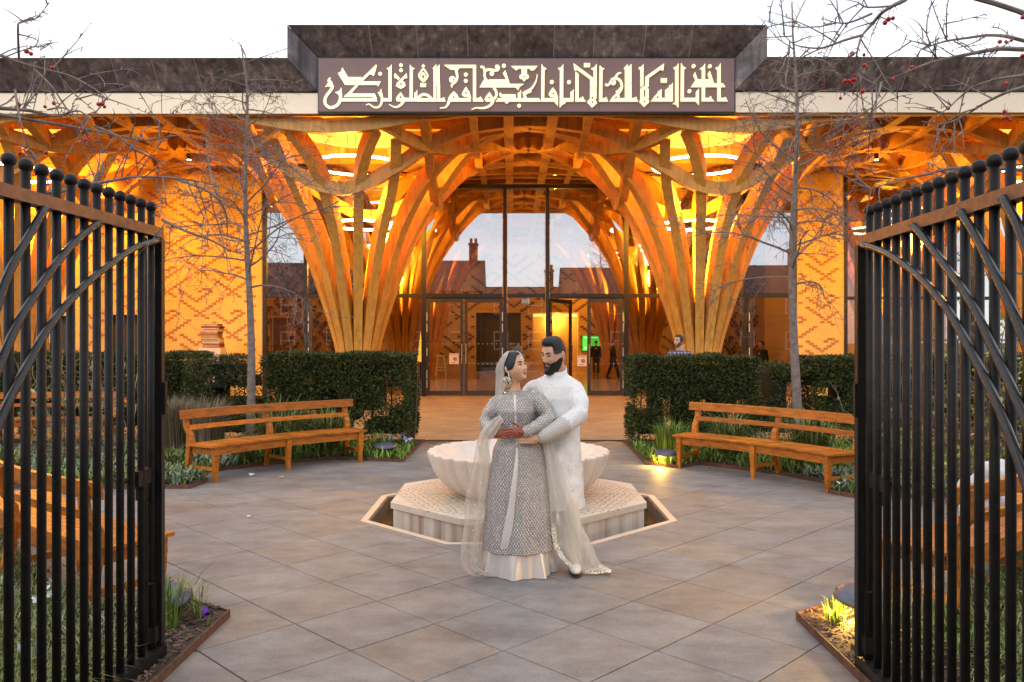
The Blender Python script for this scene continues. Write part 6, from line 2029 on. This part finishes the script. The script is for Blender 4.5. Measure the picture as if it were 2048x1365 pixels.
# hair parted in the middle, drawn back
def hair_f(ph, p):
    ap = abs(ph)
    line = .092 - .006*sstep(abs(p.x), .0, .02) - .100*sstep(ap, .50, 1.52)
    if ap > 1.72: return .009 if p.z > -.075 else -.006
    return .008 if p.z > line else -.006
obj('hair', xf(head_shell(hair_f), Mb, sB), M['hair'], br, smooth=True)
mb = MB(); mb.ball((0,.105,-.055), (.055,.045,.05), 16, 12); obj('hair_bun', xf(mb, Mb, sB), M['hair'], br, smooth=True)
mb = MB(); rg = random.Random(8)
for k in range(95):
    d = Vector((rg.gauss(0,1), rg.gauss(0,1), rg.gauss(0,1))).normalized()
    mb.ball(Vector((-.070,.052,-.098)) + Vector((d.x*.034, d.y*.032, d.z*.040)), rg.uniform(.005,.0085), 6, 4)
obj('flower_garland', xf(mb, Mb, sB), simple('jasmine', (.62,.55,.38), .7, 0, .4, 60, island=.35), br)
mb = MB()
for k in range(13):
    z = .1165-.046*k/12; q = head_bvh().ray_cast(Vector((0, -.5, z)), Vector((0, 1, 0)))[0]
    if q is None: continue
    mb.ball(q + Vector((0,-.009,.006)), .0034, 6, 4)
q = on_face(0, .058, .003); mb.ball(q, (.009,.004,.011), 10, 6)
for sg in (-1,1):
    for k in range(8):
        xx = .012+.006*k; q = on_face(sg*xx, .083-.0012*k*k*.4, .010); mb.ball(q, .0025, 5, 4)
obj('head_jewel', xf(mb, Mb, sB), M['bead'], br)
mb = MB()
for k in range(7): mb.ball((-.079,.006,-.036-.0075*k), (.0035+.0012*k,)*3, 7, 5)
for k in range(6): mb.ball((-.079+.010*math.cos(k),.006+.010*math.sin(k),-.088), .004, 6, 4)
obj('earring', xf(mb, Mb, sB), M['bead'], br)
# veil over the back of the head
mb = MB(); rings = []
for j in range(26):
    v = j/25; row = []
    for i in range(41):
        u = i/40*2-1
        if v < .55:
            th = R(84) - (v/.55)*R(96); e = R(72) + R(26)*sstep(v, .08, .5)
        else:
            th = R(-12); e = R(98) + R(8)*(v-.55)/.45
        ph = PI - u*(PI-e)
        rr_ = 1.13
        p = Vector((.0745*math.sin(ph)*math.cos(th), -.0955*math.cos(ph)*math.cos(th), .1175*math.sin(th)))*rr_
        p += Vector((0,.010,.006))
        p.y *= 1 + .62*sstep(v, .05, .60)*(1 if p.y > 0 else 0)
        if v > .55:
            f_ = (v-.55)/.45
            p.z -= .185*f_; p.x *= 1+.30*f_; p.y = p.y*(1+.22*f_) + .012*f_ + .004*math.sin(u*17)*f_
        row.append(p)
    rings.append(row)
mb.loft(rings, cap=False, closed=False)
veil = obj('veil', xf(mb, Mb, sB), M['veil'], br, smooth=True)
mb = MB()
for j in range(2, 24):
    for q_ in range(46):
        i_ = rg.choice((rg.uniform(30,40), rg.uniform(0,10), rg.uniform(36,40), rg.uniform(0,4))); k_ = min(39, int(i_)); p_ = Vector(rings[j][k_]).lerp(Vector(rings[j][k_+1]), i_-k_).lerp(rings[j+1][k_], rg.random())
        mb.ball(p_*1.006, rg.uniform(.0014,.0030), 5, 3)
    for i in ():
        pass
        if False: mb.ball(rings[j][40-i]*1.012, rg.uniform(.0022,.0034), 5, 4)
obj('veil_beads', xf(mb, Mb, sB), M['bead'], br, kind='stuff')
# gown
GR = [(1.352,.058,.058,.016,5.990),(1.340,.082,.070,.020,5.984),(1.322,.118,.082,.027,5.980),(1.295,.146,.094,.030,5.976),(1.25,.152,.105,.022,5.970),(1.20,.150,.118,.026,5.962),(1.13,.136,.108,.030,5.968),(1.06,.128,.102,.036,5.972),(1.00,.140,.112,.040,5.975),(.92,.182,.142,.044,5.975),(.75,.212,.172,.046,5.978),(.50,.240,.205,.048,5.98),(.30,.258,.228,.049,5.98),(.178,.268,.240,.050,5.98)]
mb = MB(); mb.loft([ell_ring(q[3], q[4], q[0], q[1], q[2], 56, .030*sstep(-q[0], -1.0, -.25), 8, .6, (0, 0)) for q in GR])
chain(mb, [RA[0], (-.165,5.965,1.18), RA[1], (-.168,5.86,1.08), (RA[2][0]-.005, RA[2][1]+.012, RA[2][2]+.002)], [.062,.058,.054,.046,.040], 16)
chain(mb, [LA[0], (.24,5.955,1.215), LA[1], (.19,5.85,1.10), (LA[2][0]+.016, LA[2][1]+.010, LA[2][2]+.002)], [.066,.060,.056,.048,.041], 16)
me = fuse(mb, .006, 3, 'gown'); wrinkle(me, .0035, (9, 9, 5), 1)
gown_bvh_src = ([v.co.copy() for v in me.vertices], [tuple(p.vertices) for p in me.polygons])
gown = put('gown', me, M['gown'], br)
GB = BVHTree.FromPolygons(*gown_bvh_src)
def front_hit(x, z):
    h = GB.ray_cast(Vector((x, 4.5, z)), Vector((0, 1, 0))); return h
mb = MB(); row_ = 0; z = .185
while z < 1.345:
    x = -.30 + (.01025 if row_ % 2 else 0)
    while x < .36:
        h = front_hit(x + rg.uniform(-.0015,.0015), z + rg.uniform(-.0015,.0015))
        if h[0] is not None and h[0].y < 6.0 and abs(h[1].y) > .22:
            c = h[0]; r_ = rg.uniform(.0036,.0058)
            n_ = h[1] if h[1].y < 0 else -h[1]; a_ = n_.cross(Vector((0,0,1))).normalized(); b_ = n_.cross(a_)
            mb.add([c+a_*r_, c+b_*r_, c-a_*r_, c-b_*r_, c+n_*r_*.8], [(0,1,4),(1,2,4),(2,3,4),(3,0,4)])
        x += .0205
    z += .0160; row_ += 1
obj('gown_beads', mb, M['bead'], br, kind='stuff')
# satin panel showing in the front slit, and button band above it
def slit_strip(rows, name, m, lift):
    mb = MB(); rings = []
    for (py, x0, x1) in rows:
        r_ = []
        for k in range(5):
            px = x0+(x1-x0)*k/4; Yg = 5.8
            for _ in range(3):
                q = at(px, py, Yg); h = front_hit(q.x, q.z)
                if h[0] is not None: Yg = h[0].y
            q = at(px, py, Yg - lift*(1+.8*math.sin(k/4*PI))); r_.append(q)
        rings.append(r_)
    mb.loft(rings, cap=False, closed=False); return obj(name, mb, m, br, smooth=True)
slit_strip([(896,1032,1036),(920,1030,1037),(950,1026,1036),(975,1022,1034),(1000,1018.5,1031),(1025,1014,1029),(1050,1008.6,1026.5),(1075,1004,1021),(1095,1000.5,1016),(1112,998,1013)], 'satin_panel', M['satin'], .006)
slit_strip([(790,1027.5,1032),(820,1028.5,1033),(850,1030,1034),(870,1031,1035),(890,1032,1036)], 'button_band', M['satin'], .004)
# satin underskirt with waves at the hem
mb = MB()
mb.loft([ell_ring(.050, 5.975, z_, a_, b_, 96, w_, 7, 1.1) for (z_, a_, b_, w_) in ((.34,.235,.205,.0),(.20,.245,.215,.03),(.12,.250,.222,.06),(.05,.258,.228,.085),(.004,.264,.232,.095))], cap=False)
obj('underskirt', mb, M['satin'], br, smooth=True)
# shawl: over her forearm to the ground, and trailing on the other side
L1 = [(1000,830),(988,836),(968,853),(956,878),(947,920),(938,960),(930,1000),(928,1050),(921,1100),(922,1130),(932,1147),(952,1153)]
R1 = [(1008,842),(1004,847),(992,868),(980,886),(976,920),(973,960),(969,1000),(963,1050),(956,1100),(957,1125),(966,1140),(990,1150)]
_, rg1 = sheet('shawl', L1, R1, lambda v: 5.80-.10*math.sin(min(1,v*2.2)*PI/2)+.10*v, lambda v: 5.74-.02*math.sin(v*PI)+.05*v, M['dupatta'], br, 26, .016, 5, .4)
L1b = [(952,880),(960,930),(958,1000),(950,1060),(944,1110),(950,1140)]
R1b = [(975,880),(982,930),(978,1000),(974,1060),(970,1110),(972,1143)]
sheet('shawl', L1b, R1b, lambda v: 5.93, lambda v: 5.95, M['dupatta'], br, 16, .02, 4, 1.4)
L2 = [(1082,872),(1088,900),(1094,950),(1099,1000),(1102,1050),(1110,1098),(1134,1130),(1165,1150),(1219,1143)]
R2 = [(1100,872),(1109,900),(1124,950),(1143,1000),(1163,1050),(1184,1090),(1194,1115),(1206,1132),(1221,1141)]
_, rg2 = sheet('shawl', L2, R2, lambda v: 5.90-.03*v, lambda v: 5.95-.03*v, M['dupatta'], br, 26, .018, 4, .2)
mb = MB(); n_r = len(rg2)
for k in range(1000):
    i = int(n_r*rg.uniform(.50, .999)); u = rg.uniform(0, 3.2) if i < n_r-7 else rg.uniform(0, 26)
    k_ = min(25, int(u)); i2 = min(n_r-1, i+1); p_ = Vector(rg2[i][k_]).lerp(Vector(rg2[i][k_+1]), u-k_).lerp(Vector(rg2[i2][k_]).lerp(Vector(rg2[i2][k_+1]), u-k_), rg.random())
    mb.ball(p_ + Vector((rg.uniform(-.004,.004), -.004, rg.uniform(-.004,.006))), rg.uniform(.0028,.0052), 5, 4)
obj('shawl_border', mb, simple('border_bead', (.75,.68,.58), .35, .3, .2, 60, island=.3), br, kind='stuff')
mb = MB()
for rg_, n_ in ((rg1, 26), (rg2, 18)):
    for k in range(n_):
        i = rg.randint(12, len(rg_)-6); p_ = Vector(rg_[i][rg.randint(2, 24)]); mb.ball(p_ + Vector((0,-.004,0)), .0042, 6, 4)
for k in range(60):
    i = rg.randint(len(rg1)-12, len(rg1)-3); p_ = Vector(rg1[i][rg.randint(18, 26)]); mb.ball(p_ + Vector((rg.uniform(-.008,.008),-.004,rg.uniform(-.008,.008))), .0036, 5, 4)
obj('shawl_beads', mb, M['bead'], br, kind='stuff')

# =============================== groom
gr = thing('person', 'bearded man in ivory brocade coat smiling down, arms round the woman', 'person', (.33, 6.14, 0), 'couple before the fountain')
Mg = Mhead((.325, 6.110, 1.618), -50, -13, 3); sG = 1.02
mb = MB(); head_geo(mb, Mg, sG)
chain(mb, [(.345,6.17,1.40),(.345,6.165,1.47),(.335,6.135,1.55)], [.075,.060,.062], 16)
chain(mb, [(.335,6.15,.88),(.335,6.15,1.05),(.33,6.15,1.25),(.335,6.16,1.34)], [.12,.105,.105,.085], 20)
chain(mb, [(.17,6.16,1.36),(.49,6.15,1.36)], [.045,.045], 12)
GL = [(.495,6.14,1.36),(.500,6.00,1.165),(.205,5.835,1.012)]
GRr = [(.185,6.17,1.325),(.030,6.22,1.17),(.00,6.10,1.06)]
chain(mb, GL, [.055,.046,.030], 12); chain(mb, GRr, [.045,.042,.030], 12)
hand(mb, (.190,5.826,1.006), (-1,-.42,.08), (0,.1,1), (0,1,.1), .185, .22, .06)
hand(mb, GRr[2], (-.3,-1,0), (0,0,1), (1,0,0), .18, .3)
LEGL = [(.40,6.13,.88),(.43,6.06,.48),(.455,5.985,.09)]; LEGR = [(.27,6.17,.88),(.265,6.17,.48),(.26,6.19,.09)]
for l in (LEGL, LEGR):
    chain(mb, l, [.095,.062,.043], 12); mb.ball((l[2][0]+.01, l[2][1]-.08, .045), (.043,.125,.038), 12, 8)
me = fuse(mb, .0042, 2, 'body'); put('body', me, M['skin_m'], gr)
face_parts(gr, Mg, sG, M['lip_m'], gaze=(-.002,-.003), lids=.75, smile=True)
def hair_m(ph, p):
    ap = abs(ph); top = sstep(p.z, .066, .082)
    if ap < 1.0: top = sstep(p.z, .074, .082)
    f = top*(.006 + .016*sstep(p.z, .072, .112) + .011*sstep(-p.y, -.02, .07)*sstep(p.z, .072, .1)) if p.z > .06 else 0
    side = (.0028+.019*sstep(p.z, .040, .110)) if (ap > 1.08 and p.z > .036+.012*sstep(1.4-ap, 0, .3)) else 0
    f = max(f, side)
    return f if f > .002 else -.008
obj('hair', xf(head_shell(hair_m), Mg, sG), M['hair'], gr, smooth=True)
def fade_m(ph, p):
    ap = abs(ph)
    return .0022 if (ap > 1.05 and p.z > .012-.06*sstep(ap, 1.9, 2.4)) and not (ap < 1.2 and p.z < .02) else -.006
obj('hair_fade', xf(head_shell(fade_m), Mg, sG), M['fade'], gr, smooth=True)
def beard_m(ph, p):
    ap = abs(ph); ax = abs(p.x)
    if p.y > .012 or ap > 1.62: return -.008
    lip = ax < .0235 and -.0735 < p.z < -.0525
    mous = ax < .030 and -.0535 < p.z < -.0425
    low = p.z < -.052 + .012*sstep(ap, .45, 1.1) + .022*sstep(ap, 1.15, 1.5)
    if mous and ax > .0: return .0045
    if lip: return -.006
    if low: return .0065 + .024*sstep(-p.z, .055, .112)*max(0, math.cos(ph*.7)) + .006*sstep(-p.z, .07, .11) + .003*math.sin(p.x*900)*math.sin(p.z*800)
    return -.006
obj('beard', xf(head_shell(beard_m), Mg, sG), M['hair'], gr, smooth=True)
# coat
CR = [(1.478,.070,.068,.345,6.160,.10),(1.450,.105,.082,.340,6.160,.06),(1.415,.165,.098,.332,6.155,0),(1.37,.205,.115,.328,6.15,0),(1.28,.205,.130,.328,6.145,0),(1.12,.190,.130,.332,6.145,0),(1.00,.182,.128,.335,6.145,0),(.85,.195,.145,.338,6.145,0),(.65,.205,.160,.342,6.14,0),(.445,.212,.172,.345,6.135,0)]
mb = MB(); mb.loft([ell_ring(q[3], q[4], q[0], q[1], q[2], 56, .022*sstep(-q[0], -1.1, -.5), 6, .3, (0, q[5])) for q in CR])
chain(mb, [(.470,6.145,1.345), (.505,6.07,1.26), GL[1], (.36,5.90,1.085), (.235,5.848,1.028)], [.080,.079,.072,.063,.053], 18)
chain(mb, [(.18,6.17,1.345), (.09,6.2,1.24), GRr[1], GRr[2]], [.080,.074,.066,.05], 18)
# soft folds at the elbow and under the arm
for (p, q, r_) in (((.47,6.00,1.26),(.55,5.995,1.235),.012),((.46,5.975,1.215),(.555,5.97,1.195),.012)):
    chain(mb, [p, q], [r_, r_], 10)
me = fuse(mb, .006, 3, 'coat'); wrinkle(me, .0042, (9, 9, 7), 7)
put('coat', me, M['brocade'], gr)
mb = MB(); chain(mb, [(.385,5.912,1.098),(.30,5.873,1.058),(.225,5.842,1.024)], [.069,.0625,.0555], 18)
me = fuse(mb, .006, 1, 'cuff'); put('cuff', me, M['cuff'], gr)
mb = MB()
def col_ring(z, r_): return [(.342+r_*math.cos(2*PI*k/36), 6.152+r_*1.0*math.sin(2*PI*k/36), z + .035*math.sin(2*PI*k/36)) for k in range(36)]
mb.loft([col_ring(1.455,.084), col_ring(1.515,.079), col_ring(1.518,.074), col_ring(1.46,.072)], cap=False)
obj('collar', mb, M['brocade'], gr, smooth=True)
mb = MB()
for k in range(3):
    z_ = 1.405-.050*k; mb.ball((.292-.002*k, 6.155-.093-.024*min(1,k/1.5), z_), .0055, 8, 6)
obj('button', mb, M['brass'], gr, kind='stuff')
mb = MB()
for l in (LEGL, LEGR): chain(mb, [(l[0][0], l[0][1], .70), l[1], (l[2][0], l[2][1], .10)], [.11,.085,.068], 16)
me = fuse(mb, .008, 2, 'trousers'); put('trousers', me, simple('cream_cotton', (.66,.60,.52), .7, 0, .06), gr)
mb = MB()
for l in (LEGL, LEGR):
    x_, y_ = l[2][0]+.012, l[2][1]
    s_ = MB(); s_.ball((x_, y_-.085, .047), (.046,.125,.036), 16, 10); s_.ball((x_, y_-.01, .06), (.042,.06,.045), 14, 9)
    me = fuse(s_, .006, 2); sh = put('shoe', me, simple('ivory_shoe', (.68,.64,.58), .5, 0, .06), gr)
    s_ = MB(); s_.ball((x_, y_-.075, .016), (.049,.135,.012), 16, 8); xx = obj('sole', s_, M['black'], sh, smooth=True)

# =============================== passers-by
def plaid_mat():
    m, n, b = new_mat('plaid_shirt')
    t = n.nodes.new('ShaderNodeTexCoord'); sp = n.nodes.new('ShaderNodeSeparateXYZ'); n.links.new(t.outputs['Object'], sp.inputs[0])
    sx = ramp(n, math_n(n, 'SINE', math_n(n, 'MULTIPLY', sp.outputs['X'], 2*PI/.055)), [(.4, (.35,.38,.5)), (.6, (1,1,1))])
    sz = ramp(n, math_n(n, 'SINE', math_n(n, 'MULTIPLY', sp.outputs['Z'], 2*PI/.055)), [(.4, (.35,.38,.5)), (.6, (1,1,1))])
    col = mixc(n, 1.0, mixc(n, 1.0, sx, sz, 'MULTIPLY'), (.42,.38,.50), 'MULTIPLY')
    n.links.new(col, b.inputs['Base Color']); b.inputs['Roughness'].default_value = .8
    return m
M['dark_coat'] = simple('dark_coat', (.014,.012,.013), .8)
M['grey_trouser'] = simple('grey_trouser', (.05,.04,.03), .85)
def passer(x, y, h, yaw, top, bottom, label, step=0.0, skin='skin_m', hair='fade', shirt='jacket', vox=.010, grp=None):
    t = thing('person', label, 'person', (x, y, 0), grp)
    k = h/1.78; q = Matrix.Translation((x, y, 0)) @ Matrix.Rotation(R(yaw), 4, 'Z')
    T = lambda a: q @ (Vector(a)*k)
    mb = MB(); Mx = q @ Matrix.Translation((0,-.01*k,1.655*k)); head_geo(mb, Mx, k)
    chain(mb, [T((0,.02,1.42)), T((0,.01,1.56))], [.065*k,.058*k])
    chain(mb, [T((0,0,.92)),T((0,0,1.1)),T((0,0,1.35))], [.13*k,.13*k,.13*k])
    arms, legs = [], []
    for s in (-1,1):
        arms.append([T((s*.19,0,1.42)),T((s*.25,s*step*.25,1.14)),T((s*.25,s*step*.45-.06,.90))]); chain(mb, arms[-1], [.05*k,.042*k,.03*k])
        hand(mb, arms[-1][2], q.to_3x3() @ Vector((0,-.2,-1)), q.to_3x3() @ Vector((0,-1,0)), q.to_3x3() @ Vector((-s,0,0)), .18*k, .35)
        legs.append([T((s*.09,0,.92)),T((s*.10,-s*step*.45+(-.03 if step else 0),.50)),T((s*.10,-s*step*.9,.085))]); chain(mb, legs[-1], [.09*k,.06*k,.045*k])
        mb.ball(legs[-1][2]+Vector((0,0,-.04*k))+q.to_3x3() @ Vector((0,-.07,0)), (.045*k,.12*k,.04*k), 10, 7, rot=q.to_3x3())
    me = fuse(mb, vox*.8, 2, 'body'); put('body', me, M[skin], t)
    mb = MB(); rings = []
    for (z_, a_, b_) in ((1.49,.075,.075),(1.45,.14,.09),(1.41,.20,.11),(1.25,.205,.135),(1.05,.19,.135),(.86,.20,.14)):
        rings.append([T((a_*math.cos(2*PI*i/32), b_*math.sin(2*PI*i/32), z_)) for i in range(32)])
    mb.loft(rings)
    for a in arms: chain(mb, [a[0], a[1], a[1].lerp(a[2], .92)], [.075*k,.062*k,.05*k])
    me = fuse(mb, vox, 2, shirt); put(shirt, me, top, t)
    mb = MB()
    for l in legs: chain(mb, [l[0], l[1], l[1].lerp(l[2], .97)], [.115*k,.085*k,.07*k])
    me = fuse(mb, vox, 2, 'trousers'); put('trousers', me, bottom, t)
    def hf(ph, p):
        ap = abs(ph); return .010 if (p.z > .075 or (ap > 1.2 and p.z > -.01) or (ap > 2 and p.z > -.05)) else -.006
    obj('hair', xf(head_shell(hf), Mx, k), M[hair], t, smooth=True)
    mb = MB()
    for l in legs:
        mb.ball(l[2]+Vector((0,0,-.045*k))+q.to_3x3() @ Vector((0,-.075,0)), (.05*k,.135*k,.042*k), 12, 8, rot=q.to_3x3())
    obj('shoes', mb, M['black'], t, smooth=True)
    return t, Mx, k
t, Mx, k = passer((1359-CX_)/F_*15.1, 15.1, 1.845, -52, plaid_mat(), M['grey_trouser'], 'man in blue checked shirt standing behind the clipped hedge, only head and shoulder showing', 0, shirt='shirt', vox=.007)
face_parts(t, Mx, k, M['lip_m'], gaze=(.003,0), lids=.2)
def stub_b(ph, p):
    return .002 if (abs(ph) < 1.5 and p.z < -.048+.03*sstep(abs(ph), .5, 1.2) and p.y < .01 and not (abs(p.x) < .022 and -.073 < p.z < -.053)) else -.006
obj('stubble', xf(head_shell(stub_b), Mx, k), simple('stubble_hair', (.20,.115,.075), .8), t, smooth=True)
passer((1192-CX_)/F_*42.0, 42.0, 1.76, 178, M['dark_coat'], M['grey_trouser'], 'person in dark coat standing with back turned before the green screen', 0)
passer((1226-CX_)/F_*37.0, 37.0, 1.80, 75, M['dark_coat'], M['dark_coat'], 'person in black walking across the hall past the green screen', .28)
passer((1524-CX_)/F_*27.0, 27.0, 1.72, -70, M['dark_coat'], M['dark_coat'], 'person in black seen in profile behind the end pane near the tree with red fruit', .1)
